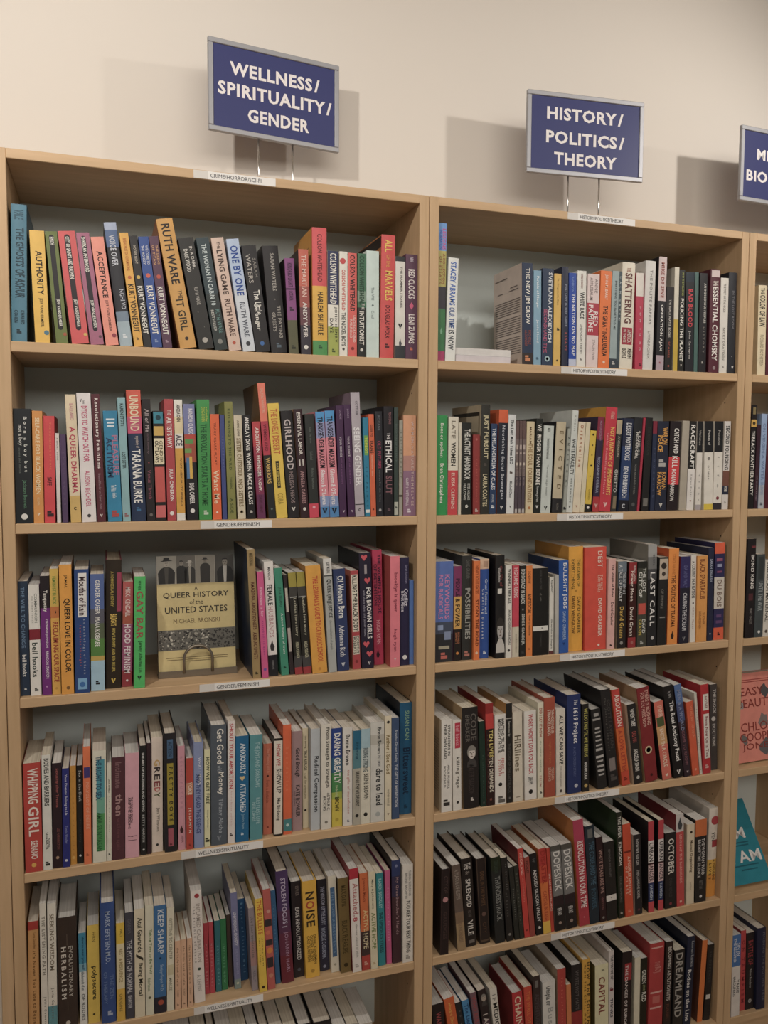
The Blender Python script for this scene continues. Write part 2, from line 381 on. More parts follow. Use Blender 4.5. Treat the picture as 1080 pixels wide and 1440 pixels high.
ROWS = [
('L1', [
(338,80,256,2355,112,1582,1,'4f8399','2d4a58','tall teal-blue hardback with dark hand-drawn ghost lettering',[],[('THE GHOSTS',.17,.45,'23404e',.42,.06),('OF ASHUR',.47,.68,'23404e',.5,.06),('KHALED',.77,.87,'23404e',.22,.22),('COHEN',.77,.86,'23404e',.22,-.18),('VALE',.04,.11,'3a6375',.5,0),('*s',.925,'1d3540',.3,0)]),
(720,80,241,1933,-173,1199,0,'f0c04c',None,'yellow paperback lettered authority in spiky black capitals',[],[('AUTHORITY',.18,.57,'2a2118',.36,.05),('JEFF VANDERMEER',.6,.86,'5c4a26',.22,.02),('*o',.91,'4f7f94',.34,.3)]),
(1042,80,199,1941,-445,1207,0,'6f7d3d',None,'olive green paperback with long black capsule stripe on spine',[],[('#r',.03,.88,'221d20',.42,0),('FINCH',.05,.12,'eeeae0',.3,0),('JEFF VANDERMEER',.6,.85,'eeeae0',.26,0),('*o',.92,'b05a3a',.3,.3)]),
(1348,80,288,1968,-593,1279,0,'de5a5c',None,'coral red paperback with long black capsule stripe on spine',[],[('#r',.03,.88,'2a1f24',.32,0),('CITY OF SAINTS AND MADMEN',.05,.42,'eeeae0',.2,0),('JEFF VANDERMEER',.6,.85,'eeeae0',.2,0),('*o',.92,'e0b95c',.2,.34)]),
(1631,80,224,1969,-634,1268,0,'b06a86',None,'mauve paperback with long black capsule stripe on spine',[],[('#r',.03,.88,'2a1f28',.36,0),('SHRIEK AN AFTERWORD',.04,.35,'eeeae0',.24,0),('JEFF VANDERMEER',.6,.85,'eeeae0',.24,0),('*o',.93,'6c4a55',.24,.3)]),
(1887,80,221,1916,-688,1193,0,'f59a86',None,'salmon pink paperback lettered acceptance in spiky black capitals',[],[('ACCEPTANCE',.13,.56,'3a2320',.36,.02),('JEFF VANDERMEER',.58,.87,'6a4038',.22,.02),('*o',.91,'9c3a4c',.34,.25)]),
(2131,80,217,2191,-662,1451,1,'2c2c33',None,'black hardback with pale blue swirls at both spine ends',[(0,.06,'aab6cf'),(.06,.2,'5a719a'),(.72,.8,'7d8ea0'),(.8,1,'a9bcc6')],[('VOICE OVER',.1,.35,'c9ccd6',.4,0),('NGHI VO',.54,.7,'c9ccd6',.34,.2),('*s',.92,'dfe6ea',.35,0)]),
(2347,80,154,2033,-662,1358,0,'eab044',None,'mustard paperback, first of four matching spines with slanted white-outlined lettering',[],[('BREAKFAST OF CHAMPIONS',.05,.33,'c06a2c',.3,0),('*o',.39,'c4622c',.4,0),('KURT VONNEGUT',.45,.87,'33291c',.55,0),('*s',.93,'8a6a30',.3,0)]),
(2505,80,134,1996,-668,1272,0,'2a2728',None,'black paperback, second of four matching spines with slanted lettering',[],[('MOTHER NIGHT',.09,.25,'c9bfae',.3,0),('*o',.37,'d0b050',.5,0),('KURT VONNEGUT',.45,.88,'eeeae0',.55,0)]),
(2672,80,180,1992,-637,1326,0,'33549c',None,'royal blue paperback, third of four matching spines with slanted lettering',[],[('WELCOME TO',.08,.25,'d8dbe6',.24,.2),('THE MONKEY',.08,.25,'d8dbe6',.24,-.2),('*o',.35,'d8604c',.45,0),('KURT VONNEGUT',.44,.88,'eeeae0',.5,0),('*s',.94,'8ba0cc',.3,0)]),
(2860,80,164,2017,-652,1296,0,'5e3c54',None,'plum paperback, last of four matching spines with slanted lettering',[],[('THE SIRENS',.08,.25,'d9a26a',.24,.2),('OF TITAN',.08,.25,'d9a26a',.24,-.2),('*o',.36,'c4503c',.45,0),('KURT VONNEGUT',.45,.88,'eeeae0',.5,0),('*s',.94,'a58a9a',.3,0)]),
(3235,80,300,2356,-1007,1533,1,'d6a04e','a8683e','tall golden orange hardback lettered the it girl',[],[('RUTH WARE',.04,.5,'2c2420',.42,-.02),('THE',.55,.62,'4a3a28',.24,.1),('IT GIRL',.62,.86,'3c3322',.38,0),('*o',.925,'3c2c20',.22,0)]),
(3568,80,277,2044,-1040,1352,0,'2b2926',None,'black paperback showing bare grey branches and a grey publisher disc',[],[('IN A DARK,',.08,.28,'d8d4cc',.22,.2),('DARK WOOD',.1,.3,'d8d4cc',.26,-.15),('RUTH WARE',.44,.6,'b5b0a8',.2,.05),('*o',.92,'b5afa6',.36,0),('*b',.66,'7a756e',.06,-.1),('*b',.8,'7a756e',.05,.12)]),
(3843,80,234,2077,-941,1364,0,'33444a',None,'dark teal paperback lettered cabin 10',[(.5,1,'2c3534')],[('THE WOMAN IN CABIN 10',.06,.6,'c8d4d4',.32,0),('RUTH WARE',.64,.85,'5f8a86',.3,.2),('BESTSELLER',.64,.83,'c8c4bc',.2,-.2),('*o',.925,'8a8a84',.4,0)]),
(4103,80,231,2098,-897,1322,0,'dcbfae',None,'beige pink paperback lettered lying game',[],[('THE',.04,.1,'4a3630',.2,0),('LYING GAME',.11,.5,'4a3630',.38,0),('RUTH WARE',.54,.87,'5c4038',.38,0),('*o',.93,'c05038',.28,0)]),
(4369,80,232,2096,-850,1338,0,'b9cbe6',None,'pale blue paperback lettered one by one',[(.45,1,'d3dae2')],[('ONE BY ONE',.06,.5,'2c4fa0',.5,0),('RUTH WARE',.56,.87,'5c6270',.34,0),('*o',.93,'3a3a40',.36,0)]),
(4637,80,275,1997,-788,1259,0,'232022',None,'black paperback with white script title and blue disc at the foot',[],[('WATERS',.08,.35,'b9b2aa',.3,-.15),('SARAH',.12,.3,'8d8780',.2,.25),('The Little',.42,.65,'eeeae0',.42,.1),('Stranger',.55,.8,'eeeae0',.36,-.1),('*o',.92,'3d6fb0',.3,0)]),
(4950,80,311,2020,-501,1393,1,'242022',None,'thick black hardback with a small grey dot between spaced words',[],[('SARAH WATERS',.07,.42,'a8a29a',.2,.05),('*o',.5,'6a625c',.1,0),('THE PAYING',.56,.86,'a8a29a',.2,.2),('GUESTS',.62,.8,'a8a29a',.2,-.15),('*s',.93,'5a6a78',.28,0)]),
(5237,80,185,1817,-298,1146,0,'8e4a86','3a2a2c','short purple paperback with dark olive foot',[(.31,.33,'5a2c56'),(.645,1,'5f5e42')],[('KINDRED LIGHT',.05,.3,'4a2448',.4,0),('OCTAVIA',.34,.44,'4a2448',.36,0),('*s',.53,'40203c',.4,0),('*s',.93,'2c3020',.4,0)]),
(5479,80,197,2008,-166,1257,0,'c4604e','3a2c2a','rust orange paperback fading to dark navy with white lettering',[(0,.35,'cf6652'),(.35,.55,'a8524a'),(.55,.72,'6b4048'),(.72,1,'3a343f')],[('THE MARTIAN',.05,.45,'e9c3b4',.4,0),('ANDY WEIR',.5,.84,'e3dcd6',.36,0),('*o',.93,'e8e4dc',.44,0)]),
(5764,80,296,2448,-49,1621,1,'e2a93a','dc9a3a','tall hardback striped coral, yellow and green from the top down',[(0,.455,'e0555a'),(.455,.885,'eab53c'),(.885,1,'4f9a54')],[('COLSON WHITEHEAD',.05,.42,'6e2a2c',.26,0),('HARLEM SHUFFLE',.5,.84,'4a3818',.3,.02),('*s',.935,'2a5a34',.25,0)]),
(6030,80,220,2024,-33,1323,0,'e6e2d6',None,'paperback striped navy, white and lime with bold white capitals',[(0,.51,'2f355e'),(.51,.72,'e9e5d8'),(.72,1,'a9b44e')],[('COLSON WHITEHEAD',.02,.5,'eeeae0',.5,0),('JOHN HENRY',.53,.87,'1b1a1b',.28,.2),('DAYS',.64,.78,'1b1a1b',.28,-.18),('*s',.95,'4a5a20',.3,0)]),
(6232,80,166,2033,-5,1279,0,'ece8dc',None,'narrow white paperback with a red splash at spine top',[],[('*o',.09,'cf4a4a',.7,-.1),('COLSON WHITEHEAD',.17,.56,'d2564f',.36,0),('THE NICKEL BOYS',.58,.9,'2a2828',.4,0),('*o',.93,'55504c',.3,0)]),
(6420,80,180,2020,-20,1305,0,'e2615a',None,'narrow coral paperback with black then white lettering',[],[('COLSON WHITEHEAD',.02,.56,'2c2224',.46,0),('UNDERGROUND',.6,.86,'f3d6cc',.28,.2),('RAILROAD',.64,.82,'f3d6cc',.28,-.18),('*o',.92,'8a2c2a',.36,0)]),
(6608,80,174,2027,-10,1357,0,'3f7354',None,'narrow paperback green above and black and white below',[(.36,.46,'7f9a86'),(.52,1,'232524')],[('COLSON WHITEHEAD',.02,.5,'22452f',.46,0),('INTUITIONIST',.56,.88,'eeeae0',.46,0),('THE',.48,.54,'eeeae0',.3,.15),('*o',.93,'d8d4cc',.36,0)]),
(6840,80,263,2097,-21,1392,0,'cfe0da',None,'plain pale mint paperback with a tiny grey title',[],[('This Will',.34,.46,'8a9a98',.18,0),('*o',.51,'6a7a78',.16,0),('End',.56,.63,'8a9a98',.18,0)]),
(7141,80,292,2436,56,1599,1,'da4d4c','b8743c','tall red hardback with yellow comic lettering',[],[('ALL',.04,.14,'f0c850',.44,0),('OF THE',.16,.26,'e0a040',.24,0),('MARVELS',.29,.53,'f0c850',.44,.05),('DOUGLAS WOLK',.57,.84,'4a1f22',.26,0),('*s',.9,'5a2024',.3,0)]),
(7424,80,207,2037,-12,1345,0,'e2ded4',None,'off-white paperback with a black fir tree near the foot',[(0,.05,'2d2d30'),(.87,1,'33363a')],[('THE HAMMER STORIES',.1,.5,'77736c',.22,.1),('*t',.68,'26262a',.5,0),('*b',.84,'55565a',.3,0)]),
(7665,80,250,2094,-23,1310,0,'5d3850',None,'dark purple paperback with a pink diamond mid-spine',[],[('RED CLOCKS',.14,.42,'e6dcd8',.46,0),('*d',.49,'d0567c',.4,0),('LENI ZUMAS',.57,.85,'e6dcd8',.42,0),('*s',.9,'d06a50',.22,0),('NEW',.03,.07,'cfc0cc',.4,0)]),
]),
('R1', [
(8311,80,179,2776,46,1758,0,'4a5a40',None,'tallest book, spine blocks of sky blue, olive, black, green and magenta',[(0,.2,'6fa0dc'),(.2,.46,'b6ad5c'),(.46,.62,'3c3a40'),(.62,.93,'3f7a4c'),(.93,1,'b03c6a')],[('LESSONS',.04,.19,'d05a9a',.4,.2),('IN LIBERATION',.05,.19,'4a5ac0',.3,-.2),('A COLLECTION',.22,.44,'9a5a3a',.28,.2),('OF ESSAYS',.24,.44,'9a5a3a',.28,-.2),('*b',.78,'7ab08a',.3,0)]),
(8521,80,223,2099,169,1352,0,'e9ebe6',None,'white paperback with blue-to-black block capitals, beside the gap',[],[('STACEY ABRAMS',.04,.46,'3f6cc0',.46,0),('OUR TIME',.48,.68,'34589c',.46,0),('IS NOW',.7,.89,'262c38',.46,0)]),
(10321,80,256,2130,-118,1328,0,'2d3a55','cdbcb0','navy paperback whose pale back cover faces the gap',[(.885,1,'3a302e')],[('THE NEW JIM CROW',.05,.6,'eeeae0',.4,0),('MICHELLE',.66,.8,'9a4a3c',.22,.2),('ALEXANDER',.66,.82,'9a4a3c',.22,-.15),('*s',.94,'d88a5a',.5,0)]),
(10554,80,179,1992,-79,1242,0,'86aec6',None,'narrow sky blue paperback with faint white title',[],[('Parable of Hunger',.06,.4,'e6eef2',.34,0),('Jamie Hood',.52,.76,'e6eef2',.3,0),('*s',.93,'4a6a80',.3,0)]),
(10790,80,261,2053,-14,1283,0,'33425c',None,'slate navy paperback with white and pink columns of lettering',[],[('SVETLANA ALEXIEVICH',.04,.76,'dfe2e6',.32,.2),('SECONDHAND TIME',.42,.87,'c05a7c',.3,-.22),('*o',.93,'a9c4cc',.46,0),('*o',.93,'33425c',.24,0)]),
(11032,80,174,1960,-37,1307,0,'e2b858',None,'narrow golden yellow paperback with a tiny black cat-like mark',[],[('The Dragons, the Giant',.05,.34,'9a7a34',.24,0),('*s',.6,'3a3424',.34,.1),('*o',.94,'5a4420',.24,0)]),
(11231,80,159,2124,-78,1407,1,'2f3348',None,'dark indigo hardback just left of the bright blue spine',[],[('HISTORY IS THE GAME',.18,.6,'8f95a8',.3,.1),('ESSAYS',.66,.84,'c05a5c',.28,.1)]),
(11418,80,180,2004,-99,1327,0,'2b4fae',None,'bright blue paperback with white capitals running down',[(.92,1,'c4cce4')],[('THE NATION ON NO MAP',.22,.88,'e4e7ef',.44,.1),('ANDERSON',.04,.2,'7a96d4',.26,0)]),
(11627,80,220,2066,-37,1348,0,'e8e6de',None,'white paperback lettered white rage',[],[('WHITE RAGE',.22,.5,'2a2a2c',.4,.05),('CAROL ANDERSON',.03,.18,'8a4a44',.18,0),('UNSPOKEN TRUTH',.55,.86,'77736e',.2,0),('*s',.92,'8a8680',.2,0)]),
(11907,80,295,2020,18,1295,0,'e6d3d0',None,'pinkish white paperback with a wide red middle block',[(.31,.655,'b9384a')],[('ANNE',.05,.2,'9a8a88',.24,.22),('APPLEBAUM',.04,.28,'9a8a88',.24,-.18),('RED',.4,.55,'f4e6e2',.38,.2),('FAMINE',.33,.62,'f4e6e2',.38,-.2),('STALIN WAR',.7,.92,'a89894',.2,.1)]),
(12203,80,280,2112,78,1336,0,'f07a33',None,'bright orange paperback with black word influenza',[],[('JOHN M. BARRY',.04,.3,'f6e0d0',.26,0),('THE GREAT INFLUENZA',.36,.88,'2e211c',.36,0),('*o',.94,'f0d0b8',.22,0)]),
(12474,80,244,2127,98,1323,0,'9fb0b2',None,'pale grey paperback with a slate stripe down its right side',[(.9,1,'3c4650')],[('#',0,.92,'46555c',.3,.36),('EVERYTHING YOU HAVE TOLD ME',.1,.6,'4a5458',.2,-.1),('CALM GREEN',.05,.5,'c4d0d0',.16,.36),('*s',.945,'c4c4c0',.3,-.1)]),
(12790,80,336,2339,55,1566,1,'e7dfcc',None,'thick cream hardback with a red block under long capitals',[],[('THE',.05,.09,'a0523c',.3,0),('SHATTERING',.1,.57,'6a3634',.44,0),('#',.61,.77,'a83244',.8,0),('AMERICA',.63,.75,'e8d8cc',.26,.15),('IN THE 60S',.63,.75,'e8d8cc',.2,-.2),('KEVIN',.81,.9,'3a3230',.3,.22),('BOYLE',.81,.9,'3a3230',.3,-.2)]),
(13122,80,194,2132,-57,1387,0,'c23a55',None,'white-topped crimson paperback pressed between two thick white hardbacks',[(0,.24,'e6ded4')],[('HOW TO DO',.35,.8,'e0b0b4',.2,.1),('*s',.95,'6a1c2c',.3,.2)]),
(13362,80,269,2419,62,1617,1,'dedbd6',None,'thick glossy white hardback with faint grey spaced capitals',[],[('THE POLITE PAPERS',.08,.58,'8f8c88',.22,.05),('LIVABRONX',.64,.9,'98948e',.2,0)]),
(13684,80,210,2532,45,1597,0,'29272b',None,'tall black paperback with pinkish label blocks at head and foot',[(0,.385,'d9c6c4'),(.865,1,'b9a4ae')],[('MIKE DE SEVE',.05,.36,'9a4a40',.34,0),('OPERATION AJAX',.42,.83,'eceae4',.34,0),('*s',.93,'b0505a',.2,0)]),
(13914,80,195,1882,13,1200,0,'2d2929',None,'short black paperback right of the tall labelled black one',[],[('THE BLACK WATER BOOKS',.15,.6,'c9c4bc',.24,0),('SCAHILL',.65,.85,'b0503c',.22,0),('*o',.94,'b05040',.24,0)]),
(14102,80,122,2335,-42,1532,0,'ded7c4','dcd4c2','very thin book cream above and mustard yellow below',[(0,.5,'ded7c4'),(.5,1,'cfae34')],[]),
(14262,80,152,2281,-72,1433,0,'2c2b28',None,'black paperback with large slanted white capitals, policing the planet',[],[('WHY THE POLICING',.02,.25,'a8b04a',.3,.1),('POLICING THE PLANET',.28,.9,'eeeae0',.6,0),('*t',.94,'d8d4cc',.3,0)]),
(14488,80,233,2250,-93,1454,0,'2a2a2f',None,'black paperback with red title bad blood',[(0,.1,'25323e')],[('BAD BLOOD',.17,.55,'d8404a',.42,.05),('John Carreyrou',.59,.87,'cfcac4',.24,0)]),
(14669,80,100,2263,-90,1409,0,'50706a',None,'thin dark green spine right of the red bad blood title',[],[]),
(14852,80,209,2254,-71,1489,0,'2c2a2e',None,'black paperback with narrow white column of words before the maroon one',[],[('AN INDIGENOUS PEOPLES',.1,.5,'d8d4cc',.26,.2),('HISTORY',.54,.8,'8a8680',.22,.1),('*s',.9,'c8c4bc',.22,0)]),
(15182,80,280,2370,-48,1566,1,'5f2c38',None,'thick maroon hardback with large white capitals, the essential one',[],[('THE',.11,.16,'e8ded4',.4,0),('ESSENTIAL CHOMSKY',.17,.88,'f1ece4',.44,0),('#',.01,.075,'d9c6c4',.8,0),('*o',.95,'a08a8c',.3,0)]),
(15443,80,217,2191,-56,1431,0,'e4dfd6',None,'plain white paperback just left of the black book at shelf end',[],[('THE PREY OF THE GODS',.06,.36,'77726c',.24,0),('NICKY DRAYDEN',.52,.86,'8a857e',.22,0),('*s',.93,'8a857e',.2,0)]),
(15686,80,230,2332,-84,1520,1,'2f3036',None,'thick charcoal hardback at the right end with faint grey capitals',[],[('IN THE LOST ROOM',.18,.55,'77767c',.22,.05),('*o',.83,'8a888c',.1,0),('*t',.94,'e8e4e0',.26,.1)]),
]),
('L2', [
(356,80,283,2025,-9,1270,0,'22262a',None,'thick black paperback at the left end with white disc at foot',[],[('Born a boy but',.07,.55,'dcdcd6',.24,.14),('not a boy',.14,.32,'dcdcd6',.26,-.14),('poems and stories',.34,.56,'6d736e',.14,-.2),('Jackson Bennett',.62,.87,'5a8a6a',.22,.05),('*o',.94,'e2e0da',.38,0)]),
(590,80,168,1992,27,1290,0,'e29a4a',None,'orange paperback with pale capitals about self-care',[],[('SELF-CARE FOR BLACK WOMEN',.06,.74,'f4dcb0',.36,0),('OLUDARA',.77,.84,'f0cf98',.2,0),('*t',.92,'f6e6cc',.3,0)]),
(774,80,181,1907,54,1241,0,'e0494e',None,'plain red paperback with a dark square at spine foot',[],[('THE HUNDREDS OF HOPE',.06,.5,'ee8058',.16,.1),('SAFE',.57,.65,'5a1c20',.34,0),('*s',.915,'3a2c2e',.6,.05)]),
(926,80,66,1602,-16,1050,0,'e2d8d2',None,'very thin white pamphlet beside the red paperback',[],[('A SHORT GUIDE',.05,.3,'8a8480',.3,0)]),
(1032,80,98,1583,-60,1050,0,'5a4468',None,'short thin purple paperback in front of a cream spine',[],[('SMALL HOURS',.2,.8,'6d587a',.3,0)]),
(1213,80,179,2293,-149,1444,0,'e9d6b4','7c5a3c','cream paperback with crimson title a queer dharma',[(.79,1,'dcb768')],[('BALLARD',.07,.2,'d0909a',.28,.05),('A QUEER DHARMA',.25,.77,'c23c58',.5,0),('*c',.89,'2a2420',.3,0)]),
(1440,80,240,2329,-157,1455,0,'ebe4e2',None,'white paperback with tall pink capitals, about watching out',[],[('The',.045,.07,'6a6468',.14,-.2),('Essential',.06,.085,'6a6468',.2,.0),('DYKES TO WATCH OUT FOR',.1,.53,'d0587e',.34,.0),('ALISON BECHDEL',.6,.88,'d0587e',.3,0),('*o',.95,'4a4648',.26,0)]),
(1652,80,144,2315,-184,1512,0,'5f2a34',None,'maroon paperback with white title on revolutionary feminism',[],[('Revolutionary Feminisms',.03,.58,'efe6e0',.44,0),('Brenna Bhandar and Rafeef Ziadah',.62,.9,'a08088',.24,0),('*t',.95,'e8e0d8',.34,0)]),
(1885,80,246,2019,-173,1262,0,'2f8cb4',None,'teal blue paperback lettered activism',[],[('#',.07,.085,'dfeaf0',.62,0),('#',.1,.115,'dfeaf0',.5,0),('#',.13,.145,'dfeaf0',.5,0),('ACTIVISM',.24,.6,'2a4668',.4,-.16),('PLEASURE',.22,.58,'b87a9a',.4,.24),('The Politics',.67,.73,'e4f0f4',.5,0),('of Feeling Good',.74,.79,'e4f0f4',.5,0),('*s',.93,'b84a48',.5,.05)]),
(2090,80,137,2267,-172,1449,0,'8fb9bf',None,'pale aqua paperback with small black condensed words',[],[('KAREN STOTE',.05,.23,'2a3438',.36,0),('LOST SISTER',.44,.57,'2a3438',.36,0),('*s',.95,'a05a5c',.5,0)]),
(2308,80,256,2405,-176,1609,1,'2b3a58','3a2c2c','tall hardback with orange-red head and navy lower spine',[(0,.2,'e0604c'),(.2,.33,'d0587a')],[('UNBOUND',.04,.31,'f0dcb8',.52,0),('my story of',.35,.44,'c8b8b0',.3,.1),('TARANA BURKE',.45,.86,'efece6',.5,0),('*s',.91,'3f74a0',.3,0)]),
(2526,80,148,2248,-170,1422,0,'2b2426',None,'black paperback with violet-red lettering right of the unbound hardback',[],[('All of Me',.08,.27,'b5a8a8',.4,0),('stories of love rage',.28,.45,'77606a',.24,0),('*o',.52,'b5505a',.16,0),('Venus Thrash',.58,.82,'8a4a5c',.34,0),('*o',.95,'77706c',.4,0)]),
(2702,80,185,2037,-99,1333,0,'2a2424',None,'black paperback of coloured blocks, teal at the head, reds below',[],[('#',.01,.115,'3a8fa4',.92,0),('*o',.06,'1c4450',.5,0),('#',.14,.225,'d9b056',.92,0),('#',.25,.485,'ecdfba',.95,0),('GENDER',.27,.47,'6a5a40',.3,.2),('OUTLAWS',.27,.47,'3a3028',.34,-.22),('#',.51,.83,'d05a54',.92,0),('#',.86,.97,'d66a6a',.92,0)]),
(2900,80,164,2258,-103,1419,0,'b8474c',None,'brick red paperback with white condensed title about an artist',[],[('THE',.09,.13,'f0e0d8',.3,0),("ARTIST'S WAY",.15,.4,'f3ebe4',.46,0),('JULIA CAMERON',.57,.84,'f3ebe4',.42,0),('*o',.94,'f0e8e0',.46,0)]),
(3067,80,152,2252,-93,1414,0,'ece8dc',None,'white paperback with a long gold block, lettered ace',[(.14,.28,'ead9ac'),(.4,.94,'dfa53c')],[('ANGELA CHEN',.04,.18,'3a3634',.34,0),('ACE',.29,.38,'3a3048',.8,0),('WHAT ASEXUALITY REVEALS',.48,.88,'7a5a2c',.22,.15)]),
(3282,80,208,2175,-150,1409,0,'222024',None,'black paperback with a rainbow stripe curling down the spine',[(0,.26,'8086b4'),(.26,.5,'b0604a')],[('RAINBOW CLASSIC',.04,.26,'e8e4ec',.4,.1),('#',.26,.3,'c04a3c',.9,.05),('#',.3,.34,'5f9a50',.7,-.1),('#',.34,.5,'a8503c',.5,.2),('#',.38,.42,'74a052',.6,-.2),('#',.45,.64,'e0b440',.25,0),('#',.46,.64,'4f7fb0',.25,-.25),('DEAL CAREER',.68,.86,'e4e0dc',.36,0),('*o',.92,'ece8e4',.4,0)]),
(3518,80,237,2264,-81,1487,0,'3f9a4c',None,'green paperback with dark green title, revolution starts at home',[],[('edited by',.06,.18,'c4d040',.2,.24),('CHING-IN CHEN',.06,.18,'c4d040',.22,0),('THE REVOLUTION STARTS AT HOME',.2,.88,'1f5a30',.4,0),('*s',.94,'c8d8c0',.36,.05)]),
(3739,80,165,1997,-109,1302,0,'ee6a35',None,'orange paperback with a pale bird mark, wide pale letters',[],[('TRACY CLARK-FLORY',.08,.48,'7a3420',.2,0),('Want Me',.53,.85,'f6d8b4',.5,0),('*o',.93,'f2e0d0',.24,0)]),
(3881,80,85,1989,-123,1288,0,'46508a',None,'very thin indigo spine right of the orange bird-marked one',[],[('MEDITATIONS',.2,.5,'6a74a8',.3,0)]),
(4021,80,157,2239,-153,1416,0,'8b8b48',None,'olive paperback with sparse dark green capitals',[],[('RETURNING TO THE WILD',.06,.58,'4f5a2a',.26,0),('THUNBERG',.64,.74,'4f5a2a',.2,0),('A SIDE',.82,.95,'4f5a2a',.3,0)]),
(4206,80,155,1986,-207,1283,0,'d9cdb2',None,'beige paperback with outlined brown title ending at a ring mark',[],[('AUDRE LORDE',.05,.2,'5a4c38',.22,0),('SISTER OUTSIDER AND SISTERS',.22,.88,'8a7650',.48,0),('*o',.93,'7a6a4c',.4,0),('*o',.93,'d9cdb2',.24,0)]),
(4395,80,158,1991,-269,1283,0,'232022',None,'black paperback with white capitals on women, race and class',[],[('ANGELA Y DAVIS',.02,.34,'f2efe8',.4,0),('WOMEN RACE & CLASS',.36,.86,'f2efe8',.44,0),('*s',.93,'c8c4bc',.3,0)]),
(4590,80,156,1871,-324,1236,0,'a8344c',None,'crimson-to-purple paperback lettered abolition, feminism, now',[(0,.25,'c4454c'),(.25,.5,'a83a50'),(.5,.75,'8c3458'),(.75,1,'70345c')],[('ABOLITION. FEMINISM. NOW.',.06,.72,'f2e4dc',.36,.05),('DAVIS DENT',.76,.94,'5a2038',.3,0)]),
(4800,80,143,2614,-471,1683,0,'2a2c2c','7a5426','tall leaning paperback with peach head and dark foot',[(0,.28,'f07e66')],[('SALTERE WARRIORS',.04,.22,'e8b8a0',.3,0),('#',.28,.53,'c23c50',1,0),('WOMEN AND',.3,.5,'7a2034',.36,0),('WARRIORS',.55,.74,'d8b25c',.46,0),('*o',.93,'6a7a74',.3,0)]),
(4991,80,220,2229,-443,1453,0,'ecc944',None,'yellow paperback with scratchy orange-red title and a black tag',[],[('THE LONELY',.05,.27,'d06a38',.5,0),('DESERT',.28,.44,'d06a38',.6,0),('#',.5,.735,'2c2820',.3,-.05),('NAN SHEPHERD',.52,.72,'d8c050',.16,-.05),('CORA',.78,.88,'b89a2c',.4,0)]),
(5231,80,232,2093,-412,1369,1,'2a2628','2a2224','black hardback with rounded pale capitals, girlhood',[],[('GIRLHOOD',.08,.55,'cfc2c0',.46,0),('MELISSA FEBOS',.57,.86,'9a8686',.28,0),('*t',.92,'d8d4cc',.34,0)]),
(5450,80,173,2130,-384,1390,1,'3a2228','b08a6c','maroon black hardback lettered essential labor',[],[('ESSENTIAL LABOR',.03,.42,'e6e0d8',.36,0),('#',.46,.52,'d0cac2',.16,-.2),('#',.46,.52,'d0cac2',.16,.2),('ANGELA GARBES',.57,.87,'b58a8c',.36,0),('*o',.92,'e0dcd4',.36,0)]),
(5640,80,189,2037,-295,1292,0,'2f3230','2a3030','charcoal paperback with a pink block at spine foot',[(.865,1,'d8465c')],[('Julia Serano',.12,.28,'68706a',.24,0),('Excluded',.36,.44,'68706a',.24,0),('Making Feminist',.52,.72,'68706a',.24,0),('*o',.9,'f0b0bc',.3,0)]),
(5864,80,177,2086,-333,1305,0,'e58a98',None,'left of two blue-to-pink paperbacks on transgender marxism',[(0,.1,'4fa0dc'),(.1,.25,'9aa0cc'),(.8,.9,'8aa0cc'),(.9,1,'4f8cc4')],[('TRANSGENDER MARXISM',.05,.53,'1e1c24',.5,0),("Gleeson & O'Rourke",.55,.88,'f3eef0',.44,0),('*t',.94,'1f2430',.6,0)]),
(6058,80,191,2112,-321,1376,0,'e58a98',None,'right of two blue-to-pink paperbacks on transgender marxism',[(0,.1,'4fa0dc'),(.1,.25,'9aa0cc'),(.8,.9,'8aa0cc'),(.9,1,'4f8cc4')],[('TRANSGENDER MARXISM',.05,.53,'1e1c24',.5,0),("Gleeson & O'Rourke",.55,.88,'f3eef0',.44,0),('*t',.94,'1f2430',.6,0)]),
(6235,80,146,2218,-230,1474,0,'4c2c52',None,'left of two matching dark purple paperbacks',[],[('LORDE',.04,.12,'a892ac',.24,.1),('YOUR SILENCE',.28,.46,'d8cfd8',.24,0),('will not protect you',.47,.7,'8a5a8c',.22,0),('*t',.95,'d0c4d0',.3,.1)]),
(6409,80,143,2241,-272,1434,0,'4c2c52',None,'right of two matching dark purple paperbacks',[],[('LORDE',.04,.12,'a892ac',.24,.1),('YOUR SILENCE',.28,.46,'d8cfd8',.24,0),('will not protect you',.47,.7,'8a5a8c',.22,0),('*t',.95,'d0c4d0',.3,.1)]),
(6584,80,188,2488,-264,1650,0,'b9b0b8','8c7688','tall grey lavender paperback lettered seeing gender',[],[('GOTTLIEB',.07,.18,'5a525c',.24,.1),('SEEING GENDER',.28,.75,'efeef0',.54,0),('#',.898,.905,'2a2628',1,0),('*c',.945,'3a363a',.3,0)]),
(6750,80,110,1992,-173,1246,0,'2a86a8',None,'thin teal paperback with a lime title block',[],[('#',.18,.38,'6fae52',.7,0),('TOMBOY',.2,.36,'d8d840',.44,0),('LIZ PRINCE',.5,.9,'1f5f7c',.3,0),('#',.93,.96,'e4e8e4',.8,0)]),
(6872,80,113,2061,-176,1286,0,'e0683f',None,'thin orange-red paperback with black title',[],[('GUIDE TO',.1,.22,'3a2420',.3,0),('TRANS',.25,.38,'2a1c1a',.6,0),('handbook for allies',.4,.6,'f0b89a',.24,0),('*o',.93,'6a2c20',.3,0)]),
(7013,80,152,2120,-124,1361,0,'2a2a30',None,'black paperback with a magenta title between dim grey words',[],[('ROXANE',.04,.18,'70757c',.3,0),('OLD FUTURES',.28,.54,'a8385c',.4,0),('stories for the living',.56,.86,'7d8286',.24,0),('*o',.94,'a8a8a8',.36,0)]),
